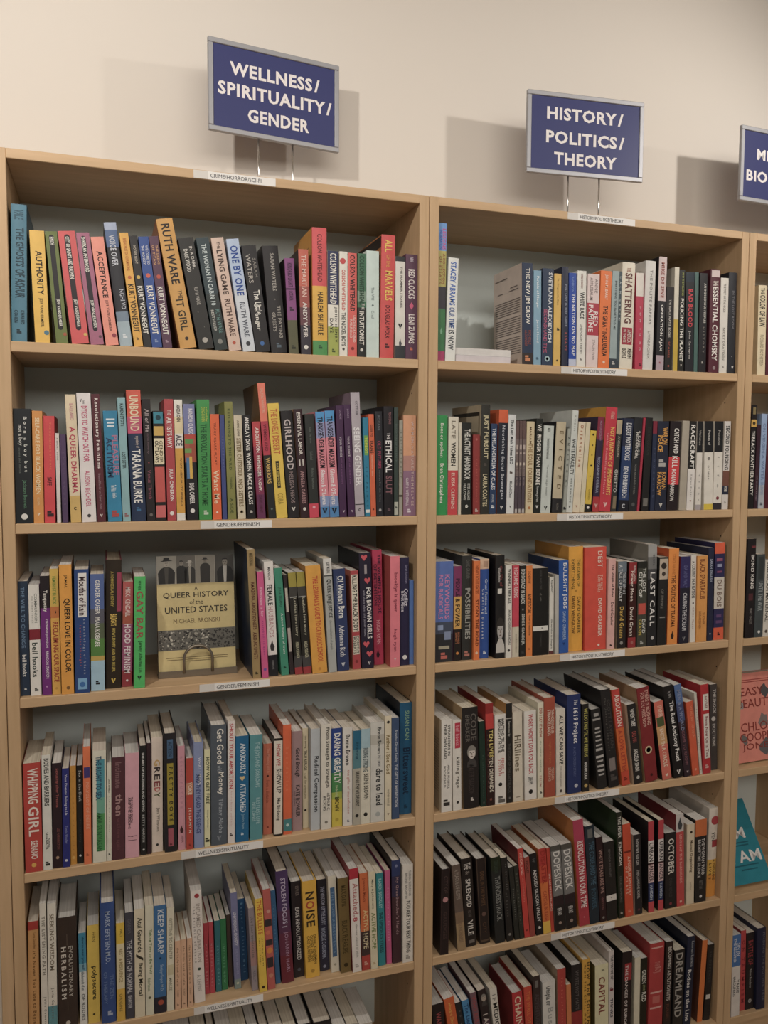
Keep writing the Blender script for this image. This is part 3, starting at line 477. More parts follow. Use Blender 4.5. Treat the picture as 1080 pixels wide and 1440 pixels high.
(7203,80,203,2226,-71,1467,0,'221d22',None,'black paperback lettered ethical in bold white',[],[('TEN YEARS',.05,.16,'a06a70',.24,.15),('THE',.24,.3,'e4e0e0',.3,0),('ETHICAL',.31,.6,'f2f0ee',.54,0),('SLUT',.63,.8,'8a5c64',.54,0),('*s',.94,'6a5058',.3,0)]),
(7359,80,91,2207,-37,1457,0,'3c4a44',None,'narrow dark green paperback right of the ethical one',[],[('DAUGHTERS OF THE EARTH',.15,.5,'5f7068',.3,0),('#',.87,.99,'b9bcae',.9,0),('*s',.92,'2a3430',.4,0)]),
(7457,80,79,1954,-9,1269,0,'a8a596',None,'narrow grey-cream paperback with dark band near foot',[(.78,.8,'4a4038')],[('IS BETTER TO RIOT',.1,.6,'6a685c',.36,0)]),
(7652,80,275,2055,-37,1279,0,'dba07c',None,'tan-to-mauve paperback at the right end with faint white capitals',[(0,.4,'dfa27a'),(.4,.55,'c08c80'),(.55,1,'96708a')],[('WOMEN,NATURE,THEMSELVES',.06,.9,'e4c8c0',.2,.2),('GARTH',.62,.72,'e4d8dc',.2,-.2),('WETHERALL',.74,.9,'e4d8dc',.2,-.2),('*s',.95,'e8dce4',.26,-.05)]),
]),
('R2', [
(8350,80,256,2072,8,1320,0,'2f9a52',None,'bright green paperback with white script at the left end',[],[('Bent or spoken',.08,.42,'eeeae0',.28,-.02),('Bren Christophers',.48,.88,'eeeae0',.32,0)]),
(8614,80,221,2045,7,1368,0,'e6dfcc',None,'paperback cream above and red below, title ending women',[(.545,1,'d2454a')],[('LATE',.04,.22,'8a8070',.34,0),('WOMEN',.26,.5,'3a3630',.4,0),('ELISSA CLEMENS',.57,.94,'f0c8b8',.3,0)]),
(8772,80,64,1928,-8,1215,0,'d9d2be',None,'thin blank cream spine right of the cream and red one',[],[]),
(8933,80,222,1930,-35,1256,0,'262824',None,'black paperback with white condensed handbook title',[],[('THE ACTIVIST HANDBOOK',.07,.62,'dcdcd4',.5,.05),('PETER WILLIAMS',.66,.84,'d0d0c8',.24,.2),('FELLOWS',.66,.84,'d0d0c8',.24,-.2),('*f',.91,'e4e4dc',.34,0)]),
(9162,80,158,1681,-63,1065,0,'9a3a38',None,'short brick red paperback in front of a beige cover',[],[('THE ART OF REVOLT',.3,.85,'c05a50',.2,0),('*s',.95,'d8c8c0',.4,0),('*o',.06,'c46a62',.3,0)]),
(9352,80,204,2313,5,1536,0,'35342e','b5a78c','tall charcoal paperback with beige back cover, lettered just pursuit',[],[('JUST PURSUIT',.09,.49,'d8cda4',.5,0),('*s',.545,'57504a',.3,0),('LAURA COATES',.63,.93,'d8cda4',.42,0)]),
(9537,80,147,1919,58,1279,0,'2f4468','26324a','navy paperback with white condensed title on melancholia and class',[],[('THE MELANCHOLIA OF CLASS',.05,.73,'dfe2e6',.5,0),('CYNTHIA CRUZ',.78,.87,'c4ccd6',.4,0),('*s',.92,'d8dce0',.5,0)]),
(9745,80,212,2217,70,1393,0,'252a38','c85a30','dark navy paperback with an orange band across the head',[(0,.125,'e06436')],[('Nourishing Social Strategies',.15,.86,'c4c8d0',.34,0),('*t',.94,'dcdcdc',.34,0)]),
(9956,80,177,2117,64,1318,0,'dfe2e2',None,'white paperback lettered last man',[],[('The Last Man Takes LSD',.05,.5,'3a3e44',.34,0),('*s',.58,'5a4a44',.34,0),('Mitchell Dean',.67,.84,'55585e',.3,0),('*t',.93,'2a2a2a',.24,0)]),
(10094,80,72,1992,58,1263,0,'7a6a68',None,'left of three matching thin mauve-grey paperbacks with pale specks',[(0,.2,'6b5452'),(.6,.96,'564a54')],[('#',.26,.31,'c4b4ac',.6,0),('#',.34,.36,'b8a8a0',.6,0),('#',.45,.48,'c9bcae',.6,0),('AT THE RIVER',.48,.7,'9c8c88',.36,0),('#',.95,.99,'b8b4b0',.7,0)]),
(10178,80,69,1993,45,1333,0,'7a6a68',None,'middle of three matching thin mauve-grey paperbacks with pale specks',[(0,.2,'6b5452'),(.6,.96,'564a54')],[('#',.26,.31,'c4b4ac',.6,0),('#',.34,.36,'b8a8a0',.6,0),('#',.45,.48,'c9bcae',.6,0),('AT THE RIVER',.48,.7,'9c8c88',.36,0),('#',.95,.99,'b8b4b0',.7,0)]),
(10264,80,73,1994,31,1240,0,'7a6a68',None,'right of three matching thin mauve-grey paperbacks with pale specks',[(0,.2,'6b5452'),(.6,.96,'564a54')],[('#',.26,.31,'c4b4ac',.6,0),('#',.34,.36,'b8a8a0',.6,0),('#',.45,.48,'c9bcae',.6,0),('AT THE RIVER',.48,.7,'9c8c88',.36,0),('#',.95,.99,'b8b4b0',.7,0)]),
(10416,80,185,1979,23,1306,0,'dccba4',None,'beige paperback with spaced brown capitals and an orange ring',[],[('MARIAM',.06,.24,'7a5c3c',.22,0),('THE SOUL FOUNDATIONS',.24,.88,'a08054',.46,0),('*o',.94,'c07a40',.34,0)]),
(10600,80,157,2045,112,1274,0,'262824',None,'black paperback with slanted white capitals, bigger than',[],[('WE',.06,.13,'eeeae0',.5,0),('BIGGER THAN BERNIE',.17,.7,'eeeae0',.6,0),('how we go from',.72,.88,'c8c8c4',.4,-.02),('*t',.935,'e8e8e4',.44,0)]),
(10813,80,241,1898,182,1175,0,'ccd4ce',None,'pale grey-green paperback with faint grey title',[],[('MARK',.03,.08,'8a8e8a',.28,0),('Feminist International',.15,.38,'6d726e',.26,0),('Veronica Gago essays',.45,.8,'9aa09c',.2,0),('*t',.945,'2a2a28',.34,0)]),
(11099,80,238,1982,241,1382,1,'c9bb9c','26262a','beige hardback with widely spaced brown capitals and black foot',[(.845,1,'2b2a2c')],[('EVICTED',.1,.74,'7a6a4c',.32,.05),('MATTHEW',.9,.97,'77726a',.2,0)]),
(11287,80,76,1843,284,1147,0,'a6aaa0',None,'thin grey paperback behind the pale fragility spine',[],[('ANTISOCIAL',.1,.7,'4a4e4a',.5,0),('*s',.95,'26262a',.8,0)]),
(11409,80,151,2241,295,1446,0,'d3d8d2',None,'pale grey paperback lettered white fragility',[],[('WHITE FRAGILITY',.28,.63,'2e3230',.5,0),('why it is so hard',.66,.9,'7a807c',.34,0),('ROBIN',.05,.2,'a0a49e',.24,0),('*t',.945,'4a4e4a',.34,0)]),
(11581,80,175,1993,342,1243,0,'e6d8bd',None,'cream paperback with a thin orange-brown script title',[],[('Orientalism',.03,.5,'b0683e',.34,0),('*t',.935,'a85a3c',.26,0)]),
(11732,80,109,1991,360,1270,0,'ded3b4',None,'narrow plain cream spine just left of the yellow one',[],[('*o',.925,'4a4638',.12,0)]),
(11878,80,156,1807,348,1162,0,'e0bf38',None,'short yellow paperback with black dots and black foot',[(.905,1,'2a2824')],[('*o',.05,'3a3420',.3,0),('*o',.18,'3a3420',.2,0),('*o',.3,'3a3420',.2,0),('*o',.43,'3a3420',.3,0),('*o',.56,'3a3420',.16,0),('OWNED',.72,.85,'a08828',.2,0),('*o',.945,'ece8e0',.4,0)]),
(12081,80,163,2111,277,1397,0,'3a2f48',None,'purple-black paperback with red head and foot',[(0,.24,'8a2c44'),(.84,1,'b8383c')],[('ABOLITION GEOGRAPHY',.04,.25,'b08aa8',.26,0),('ROXANNE DUNBAR',.42,.8,'9aa0b8',.34,0),('*t',.935,'e0b8b0',.5,0)]),
(12316,80,290,2328,332,1509,0,'cf3848','d8a038','red paperback with yellow title about immigrants, tallest of its shelf',[],[('OTHERS',.04,.11,'f0b8a8',.3,.1),('NOT A NATION OF IMMIGRANTS',.19,.84,'f0c45c',.36,.18),('Settler Colonialism and Erasure',.25,.83,'f0a8a8',.16,-.2),('*t',.935,'f0c8c0',.36,0)]),
(12540,80,139,2052,353,1335,0,'3a3836',None,'dark paperback lettered ghetto in grey capitals',[(0,.15,'c0ae8a')],[('ELIJAH ANDERSON',.04,.4,'b0a898',.4,0),('GHETTO',.54,.79,'c9c9c4',.6,0),('#',.83,.97,'8a7a60',.6,.1)]),
(12806,80,259,2090,260,1391,0,'2f4470',None,'navy paperback with white condensed notebooks title',[(0,.3,'2a3048'),(.88,1,'22222a')],[('DESERT NOTEBOOKS',.05,.45,'e2e4e8',.44,.05),('BEN EHRENREICH',.52,.86,'e2e4e8',.4,0),('*c',.945,'b8bcc4',.4,0)]),
(13054,80,218,2116,289,1414,0,'2c2d30',None,'black paperback with white hidden girl title',[],[('A KIND OF',.14,.4,'d8d4cc',.2,.24),('HIDDEN GIRL',.16,.44,'e0dcd4',.28,-.02),('NOOR NAGA AND OTHERS',.5,.82,'85827e',.18,0),('*o',.93,'5a5c5c',.4,0)]),
(13203,80,61,2117,307,1335,0,'b8344c',None,'very thin crimson spine in the middle of black ones',[],[]),
(13384,80,183,2120,174,1407,0,'262424',None,'plain black paperback with a grey square at foot',[],[('THE REVOLUTION',.1,.4,'3c3a38',.3,0),('#',.865,.95,'77746e',.66,0)]),
(13586,80,116,2047,69,1326,0,'2e3650',None,'narrow navy paperback with a dark red head',[(0,.14,'8a2c40')],[('SLOUCHING',.3,.85,'55607c',.3,0)]),
(13807,80,305,2046,66,1291,0,'2a2e40',None,'navy paperback with orange capitals, war on',[],[('WAR ON',.07,.26,'e8a844',.42,.18),('PEACE',.16,.34,'e8a844',.42,-.22),('*s',.47,'b8b4b0',.6,0),('RONAN',.57,.76,'e8a844',.34,.2),('FARROW',.57,.83,'e8a844',.36,-.2),('*t',.94,'d8d4cc',.3,0)]),
(14127,80,296,2052,126,1331,0,'2c2326',None,'black paperback crossed by a bright red band, catch and kill',[(.4,.71,'dc3c44')],[('CATCH AND',.08,.36,'f0ece6',.42,.1),('KILL',.39,.52,'f0ece6',.42,.05),('RONAN',.54,.7,'f0ece6',.34,0),('FARROW',.71,.9,'e0dcd6',.36,-.1)]),
(14413,80,191,2069,115,1384,0,'b5ab9a',None,'plain greige book with no lettering, right of the red-banded one',[],[]),
(14628,80,196,2060,82,1316,0,'e9e4de',None,'paperback black above and white below, racecraft',[(0,.535,'2a2826')],[('RACECRAFT',.04,.53,'f0ece6',.6,0),('Karen Fields',.6,.85,'a09c98',.2,0),('*t',.9,'a0504a',.24,0)]),
(14857,80,156,2064,-4,1326,0,'e6e0d6',None,'first of three matching black-topped white paperbacks',[(0,.35,'232326'),(.94,1,'b0a8ac')],[('Violence',.1,.27,'b0aca6',.3,0),('essay',.6,.9,'a8a49e',.2,0)]),
(15150,80,248,2069,-145,1303,0,'e8e2d6',None,'second of three matching black-topped white paperbacks, yellow foot',[(0,.35,'232326'),(.935,1,'e2c630')],[('Frames of',.1,.27,'c4c0ba',.26,0),('*o',.42,'8a8680',.3,0),('of war',.5,.66,'8a8680',.2,0)]),
(15405,80,243,2073,-33,1334,0,'e8e2d6',None,'third of three matching black-topped white paperbacks, dark foot',[(0,.345,'232326'),(.925,1,'38343a')],[('Precarious',.1,.27,'b0aca6',.26,0),('life',.4,.75,'b0aca6',.2,0),('*o',.87,'8a3a44',.34,0)]),
(15625,80,176,2078,45,1342,0,'ded8d2',None,'white paperback with black capitals at the right end, second founding',[(.56,.73,'7d5244'),(.73,.83,'2f3448')],[('SECOND FOUNDING',.05,.55,'2a2a2c',.5,0),('FONER',.74,.8,'eeeae0',.4,0),('*s',.92,'a8a49e',.3,0)]),
]),
('L3', [
(289,162,159,2087,4,1380,0,'2c3c52',None,'navy paperback at the left end, the will to change',[],[('THE WILL TO CHANGE',.05,.58,'6a86a4',.34,-.05),('bell hooks',.64,.83,'e6e6e2',.36,0),('*s',.94,'dcdcd8',.24,.05)]),
(474,114,180,2021,-6,1279,0,'eae6de',None,'white paperback with a dark red band mid-spine',[(.4,.495,'8c2836')],[('COMMUNION',.08,.34,'8a8e86',.24,.15),('the female search',.1,.34,'b0b0a8',.16,-.15),('bell hooks',.52,.83,'3f4a44',.42,-.02),('*s',.945,'2a2a2a',.34,.05)]),
(661,93,158,2177,-12,1395,0,'7a2f82',None,'purple paperback with a black head',[(0,.27,'2a2226')],[('Tanqueray',.12,.3,'eeeae0',.44,0),('STEPHANIE JOHNSON',.36,.6,'f0e4ee',.3,.1),('BRANDON STANTON',.63,.86,'f0e4ee',.3,.1),('*t',.93,'d8a8d8',.24,0)]),
(823,79,145,2301,-19,1523,0,'e8b04a',None,'yellow-orange paperback with red capitals reclaiming space',[(0,.3,'dfb84e'),(.3,.39,'d07a3c')],[('FEMINIST BLACK',.06,.28,'7a9a40',.34,0),('*b',.34,'3a2a24',.16,.1),('RECLAIMING OUR SPACE',.42,.9,'a8402c',.5,.05),('*o',.95,'d09a3a',.3,0)]),
(1013,34,211,2374,-8,1506,0,'eda43a','8a5a2c','orange paperback with tall black capitals, queer love in color',[],[('JAMAL',.08,.18,'3c2c18',.22,0),('QUEER LOVE IN COLOR',.26,.83,'2c2418',.44,.05),('*o',.95,'8a6030',.3,.05)]),
(1265,30,248,2278,44,1509,0,'2f4b84',None,'navy paperback with a torn white handwritten title label',[],[('#',.03,.385,'ece8e4',.6,.05),('Mouths of Rain',.06,.37,'4a2c30',.4,.05),('an anthology of black',.4,.85,'aab6cc',.2,.16),('feminist thought',.45,.78,'c05a5a',.18,-.12),('#',.88,.97,'7fb4dc',.66,0),('*o',.93,'3f74b4',.4,0)]),
(1530,91,239,2172,52,1425,0,'5a70a8',None,'paperback blue at the head, green in the middle, pale blue below',[(.3,.42,'60606c'),(.42,.55,'5f6a50'),(.55,.7,'5a8a42'),(.7,.74,'c8a850'),(.74,1,'a9cde0')],[('GENDER QUEER',.05,.34,'f0eee8',.3,0),('MAIA KOBABE',.37,.62,'f0eee8',.28,0),('*s',.93,'26262a',.3,0)]),
(1803,167,277,2414,107,1650,1,'33291f','8a3a50','tall dark brown hardback with yellow lettering and pink picture',[],[('A HOMOSEXUAL HISTORY',.09,.36,'c8b04c',.18,-.1),('#',.1,.4,'a8425c',.3,.36),('BAD',.42,.465,'ecc858',.5,0),('GAYS',.465,.51,'ecc858',.6,0),('HUW LEMMEY AND BEN MILLER',.53,.87,'c8b04c',.18,0),('*t',.94,'e0c04c',.3,0)]),
(2047,209,183,1989,140,1315,0,'c4625e',None,'paperback salmon above and mauve below, hood feminism',[(.3,.4,'b4604a'),(.4,.85,'a8587a'),(.85,1,'9c3c44')],[('MIKKI KENDALL',.05,.33,'f0dcd4',.4,0),('HOOD FEMINISM',.4,.87,'efe4e4',.62,0),('*o',.94,'e8dcdc',.24,0)]),
(2263,65,203,2099,109,1387,0,'4fc266','8a5a50','bright green paperback with red spaced title',[],[('why we',.04,.08,'2a6a3c',.44,0),('went out',.085,.12,'2a6a3c',.44,0),('GAY BAR',.13,.56,'a8504a',.6,0),('Jeremy Atherton Lin',.58,.86,'22502c',.34,.05),('*t',.91,'26422c',.4,0)]),
(4474,54,153,2540,-250,1669,0,'a88d5c','26344c','tall tan paperback with navy back cover, first right of face-out book',[],[('AMAZONS, ABOLITIONISTS',.25,.62,'5c2a24',.44,0),('AND ACTIVISTS',.64,.85,'5c2a24',.4,0),('MIKKI KENDALL',.03,.13,'6d5a34',.4,0),('*s',.96,'4a4028',.34,0)]),
(4637,30,124,2103,-267,1327,0,'dc5c92',None,'narrow pink paperback with pale title',[],[('Feminism is for',.15,.42,'f3c0d4',.36,0),('everybody in queer',.46,.8,'b03a8a',.34,0),('*o',.92,'7a5ab0',.44,0)]),
(4816,111,184,2283,-243,1452,0,'e9e4de',None,'white paperback with black foot and small black ship',[(.815,1,'26262a')],[('MANION',.05,.16,'4a4648',.22,0),('FEMALE',.2,.38,'3a383a',.44,0),('HUSBANDS',.39,.66,'c8a0a0',.44,.0),('*b',.73,'3a3638',.5,0),('CAMBRIDGE',.86,.94,'8a8a8a',.16,0)]),
(5048,99,150,2152,-378,1384,0,'3f9478',None,'sea green paperback with white small title',[],[('JULIA SERANO',.18,.36,'2c5c4c',.36,0),('A short history of trans',.42,.8,'d4e4dc',.32,.05),('*s',.925,'22503c',.34,0)]),
(5189,121,79,2007,-390,1317,0,'3c3234',None,'thin black paperback with white blocks on the spine',[],[('#',.13,.37,'d0c8b8',.6,0),('#',.53,.77,'c4b8b0',.7,0)]),
(5321,80,156,2051,-404,1364,0,'2c2a26',None,'left of two black paperbacks with yellow heads and red feet',[(0,.14,'a89a3c'),(.14,.235,'4a4844'),(.82,.93,'4c4a4a'),(.93,1,'a83c40')],[('Lesbian love story',.25,.62,'b8b49c',.4,.1),('AMELIA POSSANZA',.68,.84,'c4c0a0',.34,.05),('#',.235,.245,'a8a8a4',.9,0)]),
(5492,67,165,2057,-408,1286,0,'2c2a26',None,'right of two black paperbacks with yellow heads and red feet',[(0,.14,'a89a3c'),(.14,.235,'4a4844'),(.82,.93,'4c4a4a'),(.93,1,'a83c40')],[('Lesbian love story',.25,.62,'b8b49c',.4,.1),('AMELIA POSSANZA',.68,.84,'c4c0a0',.34,.05),('#',.235,.245,'a8a8a4',.9,0)]),
(5740,31,305,2182,-401,1365,0,'eaa83a','c08434','thick yellow-orange paperback with red school guide title',[],[("THE LESBIANA'S GUIDE",.1,.5,'d04a30',.34,.1),('TO CATHOLIC SCHOOL',.51,.9,'d04a30',.34,.1),('*o',.96,'d08c30',.2,0)]),
(6007,30,170,2311,-309,1500,0,'b5b7b2',None,'pale grey paperback with white head, queer injustice',[(0,.145,'dcdad4')],[('JOEY MOGUL',.03,.13,'4a4a4a',.4,0),('QUEER (IN)JUSTICE',.18,.52,'2c3030',.5,0),('the criminalization of people',.54,.8,'848884',.3,0),('#',.145,.155,'4a4c4c',1,0)]),
(6240,72,250,2087,-274,1297,0,'33406a',None,'navy paperback with bold white lowercase, of woman born',[],[('Of Woman Born',.07,.48,'ecece8',.42,.08),('motherhood as experience',.07,.48,'8a94b0',.2,-.22),('Adrienne Rich',.55,.86,'dcdce0',.36,0),('*t',.94,'ccd0d8',.34,0)]),
(6538,116,161,2033,-185,1285,0,'b8484e','d87860','rose red paperback with cream title blocks, about the body',[],[('#',.04,.62,'e4dcc8',.84,0),('KILLING THE BLACK BODY',.05,.61,'26242a',.6,0),('#',.66,.85,'e4dcc8',.84,0),('DOROTHY',.67,.84,'2c2a2e',.34,.2),('ROBERTS',.67,.84,'2c2a2e',.34,-.2),('*o',.92,'8a3034',.4,0)]),
(6777,104,261,2385,-187,1575,1,'2a2438','1e1c24','dark navy hardback scattered with coral hearts',[],[('*h',.04,'d85864',.5,-.1),('*h',.24,'d85864',.5,.12),('*h',.79,'d85864',.5,-.1),('*h',.875,'d85864',.5,.14),('FOR BROWN GIRLS',.3,.74,'f0ece8',.36,.2),('with sharp edges and tender hearts',.32,.72,'a09cac',.2,-.2),('#',.1,.18,'a89ca0',.2,0),('*t',.955,'c8c4c8',.24,.1)]),
(7087,322,212,2414,-144,1593,1,'c23a5c',None, "crimson pink hardback with black capitals, women's house of detention",[],[("THE WOMEN'S HOUSE",.04,.55,'43203c',.3,.18),('OF DETENTION',.12,.48,'43203c',.3,-.22),('HUGH RYAN',.61,.82,'f0a8b4',.34,0),('*b',.9,'3c1c2c',.34,-.1)]),
(7342,47,207,2307,-43,1517,0,'ee808e','c8605c','light pink paperback with flowery red and white back cover',[],[('brooklyn is queer',.15,.5,'8a2c44',.36,.05),('hugh ryan',.66,.86,'8a2c44',.32,0),('*t',.93,'e8c8c8',.24,0)]),
(7579,115,198,2267,-51,1456,0,'2f2a4a',None,'dark indigo paperback with white script and white disc',[],[('Sarah Schulman',.07,.24,'908cac',.24,.2),('Conflict',.29,.45,'d8d4e0',.4,.15),('Is Not Abuse',.31,.5,'d8d4e0',.36,-.2),('*o',.925,'e4e2e0',.5,0)]),
(7743,152,98,1775,-43,1172,0,'5a80c4',None,'short plain blue paperback at the right end',[],[('*s',.92,'b06a80',.16,0)]),
]),
('R3', [
(8464,122,411,2148,-11,1349,0,'5f7ac0',None,'thick periwinkle paperback with pink title and crowd at its foot',[(.6,.72,'4c5468'),(.72,1,'343438')],[('KEYWORDS',.13,.57,'d886b8',.26,.16),('FOR RADICALS',.13,.57,'d886b8',.24,-.2),('#',.63,.68,'98a8cc',.3,-.2),('#',.7,.78,'8a98b8',.36,.2),('#',.84,.87,'b0a890',.6,0),('*s',.94,'c86a60',.36,0)]),
(8779,135,178,2033,-18,1295,0,'8a3a68',None,'paperback of purple, mustard and black blocks, people power',[(.32,.665,'dfac58'),(.665,1,'2a2422')],[('PEOPLE',.13,.32,'43203a',.44,0),('& POWER',.34,.64,'3c3020',.5,0),('RICHARD',.7,.82,'c87a50',.24,.15),('SENNETT',.7,.82,'c87a50',.24,-.15),('*o',.92,'d88a3c',.36,0)]),
(9005,136,235,2250,-33,1511,1,'363634',None,'charcoal hardback with tall thin grey capitals, possibilities',[],[('DAVID GRAEBER',.04,.22,'6a6a66',.3,.05),('POSSIBILITIES',.31,.8,'a8a8a0',.42,.05),('*s',.94,'c07a6c',.5,0)]),
(9204,78,143,2138,-28,1399,0,'ee7d3a',None,'orange paperback lettered stony road',[],[('HENRY LOUIS GATES',.05,.33,'a04a20',.4,.0),('STONY THE ROAD',.39,.86,'7a3418',.4,.05),('*o',.93,'f2d0b0',.4,0)]),
(9417,153,212,2161,-28,1420,0,'3458a4',None,'royal blue paperback with a peach head',[(0,.1,'e4bfa0')],[('Cruel Fiction and',.2,.55,'c8d4e8',.26,.18),('Counting Descent',.3,.8,'d8e0ec',.28,-.2),('#',.02,.08,'c09a80',.5,.1),('*s',.94,'c8d4e4',.34,.05)]),
(9744,30,220,2242,-74,1458,1,'242222','1c1a1c','tall black hardback with a pale face low on the spine',[],[('the life of',.1,.3,'7a3a3c',.3,.1),('William Monroe',.12,.26,'d8d4d0',.3,-.1),('#',.32,.37,'e4e0d8',.44,-.05),('*P',.72,'b8b4b0',.94,.0)]),
(9950,30,147,2025,-80,1295,0,'e9e5db',None,'white paperback with black slab capitals, winners',[],[('WINNERS TAKE ALL',.04,.42,'2f2d2c',.5,.1),('ANAND GIRIDHARADAS',.48,.86,'3c3a38',.36,.1),('*o',.92,'4a4846',.4,0)]),
(10113,30,159,2014,-58,1309,0,'d6455a',None,'paperback red above and beige below',[(.67,1,'d9cfb8')],[('HIGH AND RISING',.03,.35,'f0d8d4',.5,0),('sarah kendzior',.75,.95,'8a8070',.24,.1)]),
(10285,30,139,2001,-58,1330,0,'2a2a28',None,'black paperback with white condensed title, democracy',[],[('DEMOCRACY IN BLACK',.04,.42,'d8d8d0',.54,0),('*o',.48,'8a8a86',.3,0),('EDDIE S. GLAUDE JR.',.53,.87,'d8d8d0',.5,0),('*s',.95,'4a4a48',.4,0)]),
(10448,30,151,1995,-80,1260,0,'f08a3c',None,'orange paperback with small black print',[],[('SOLNIT',.06,.2,'6a3a1c',.3,0),('ANTISOCIAL',.31,.53,'4a2a18',.6,0),('how to read the',.55,.77,'6a3a1c',.26,.05),('*s',.92,'c4642c',.3,0)]),
(10732,32,374,1926,-101,1288,0,'232220',None,'thick black paperback with a white strip low on the spine',[],[('NEGRI AND THE',.02,.24,'4a4846',.12,0),('*s',.3,'55534f',.14,0),('*b',.35,'55534f',.12,0),('#',.665,.72,'e4e2da',1,0),('*s',.69,'8a8884',.1,.1),('COMMON',.75,.9,'4a4846',.1,0)]),
(11019,72,113,1710,-58,1151,0,'e2dfd4',None,'thin white paperback with tiny black title',[(.96,1,'6a3a3c')],[('AGAINST',.03,.2,'3a3a38',.3,0),('the world or to change it',.55,.93,'6a6864',.34,0)]),
(11141,33,87,1758,-101,1134,0,'bfbcb4',None,'thin blank grey paperback left of the blue one',[],[]),
(11323,48,242,2077,-128,1385,0,'3060b0','263c6c','royal blue paperback with white capitals, jobs',[],[('BULLSHIT JOBS',.03,.52,'e8ecf2',.4,.08),('DAVID GRAEBER',.55,.86,'a8c0e0',.26,.05),('*t',.9,'1c3c78',.24,0)]),
(11682,139,367,2359,-83,1544,1,'eeaa30','d09430','thick yellow-orange hardback with two columns of brown capitals',[],[('THE DAWN OF',.12,.38,'6f6a2c',.22,.16),('EVERYTHING',.12,.4,'6f5a24',.22,-.2),('DAVID GRAEBER',.48,.83,'6f5a24',.22,.2),('DAVID WENGROW',.47,.83,'6f4a1c',.22,-.18),('*o',.42,'c08a24',.14,0)]),
(12164,94,553,2337,-103,1524,0,'e2513f',None,'very thick orange-red paperback lettered debt',[],[('DEBT',.04,.2,'f3dccc',.2,.2),('THE FIRST',.27,.42,'f0c4b0',.12,.26),('5,000 YEARS',.27,.44,'f0c4b0',.12,.14),('DAVID GRAEBER',.5,.87,'f3dccc',.16,.2),('*o',.955,'f0dccc',.1,.15)]),
(12543,53,186,2066,-32,1379,0,'e8b5ad',None,'pale pink paperback with small black title on utopia',[],[('The Utopia of Rules',.06,.42,'3c2c2c',.34,.1),('David Graeber',.48,.74,'3c2c2c',.34,.1),('*s',.955,'3c2c2c',.3,0)]),
(12829,66,233,1994,-40,1252,0,'302a28','a89a84','paperback grey-blue at head turning black, lost-city title',[(0,.12,'76838e'),(.12,.3,'525a62')],[('THE LOST CITY OF Z',.13,.38,'d4d8dc',.28,.2),('A TALE OF DEADLY',.04,.46,'dcdcdc',.34,-.2),('David Grann',.52,.88,'d8b04c',.38,0),('*o',.94,'9a9690',.34,0)]),
(13084,30,205,1965,-23,1259,0,'43201e',None,'dark red paperback with white killers title',[(0,.25,'9c3034'),(.88,1,'a03438')],[('Killers of the',.04,.22,'d8c8c0',.3,.2),('Flower Moon',.1,.45,'ecdcd0',.4,-.1),('David Grann',.52,.86,'ecdcd0',.42,-.1),('*o',.94,'b06a64',.34,0)]),
(13349,30,241,1980,-65,1293,0,'4a4a40',None,'mottled grey-green paperback with a red-orange patch mid-spine',[(0,.08,'2c2c28')],[('THE LOST',.08,.36,'e4e4dc',.34,.2),('CITY OF',.12,.42,'e4e4dc',.36,-.2),('#',.49,.62,'cf5446',.8,0),('DAVID',.68,.84,'e0e0d8',.34,.2),('GRANN',.68,.86,'c8b040',.34,-.2),('*s',.95,'b0b0a8',.34,0)]),
(13628,30,243,2358,-71,1530,1,'2c2c2e','8a887e','tall hardback grey at the head and black below, last call',[(0,.12,'a8a8a6'),(.12,.24,'7d7d7c'),(.24,.34,'4c4c4e')],[('ELON',.1,.2,'55565a',.2,.1),('LAST CALL',.27,.8,'e8e6e2',.44,0),('*o',.92,'c8c4c0',.34,.05)]),
(13899,30,247,2059,26,1367,0,'2b2a29',None,'black paperback with a cream ornament block at the head',[],[('#',.02,.25,'c8b8a4',.9,0),('*o',.1,'3c3430',.6,0),('*o',.19,'4a403a',.4,0),('OF EMPIRE',.36,.58,'77746e',.3,-.1),('#',.675,.69,'8a8884',.6,0)]),
(14195,30,277,2249,-30,1496,0,'f2953a','d8602c','bright orange paperback with brown capitals, politics of trauma',[],[('THE POLITICS OF TRAUMA',.28,.82,'6a3a1c',.34,0),('*b',.9,'3c2c24',.3,0),('STACI HAINES',.06,.28,'d07a2c',.24,0)]),
(14522,36,275,2052,-4,1318,0,'2a2836','8a3044','paperback indigo on the left and black, lettered in white',[(0,.36,'3a3568')],[('IDA AND WALT',.1,.36,'6a6c9c',.3,0),('CHASING THE SCREAM',.42,.85,'d0d0d4',.36,0),('*t',.945,'8a8a90',.3,0)]),
(14797,63,150,2072,-87,1339,0,'e4dfd6',None,'narrow white paperback with black slab title, colony',[],[('A COLONY IN A NATION',.07,.49,'333133',.5,0),('*o',.55,'3c3a3a',.3,0),('Chris Hayes',.6,.85,'b08a84',.34,0)]),
(15025,30,288,2052,-86,1328,0,'e8a04c',None,'orange-tan paperback with red-brown capitals',[],[('BLACK SPARTACUS',.04,.5,'8a4a24',.4,0),('SUDHIR',.66,.8,'a86a30',.22,.18),('HAZAREESINGH',.64,.85,'a86a30',.22,-.18)]),
(15309,77,162,2225,-76,1542,1,'2c3048',None,'dark navy hardback left of the orange-ended striped spine',[],[('SARAH SMARSH',.12,.36,'b0b8cc',.34,0),('*t',.93,'b0b0b8',.3,0)]),
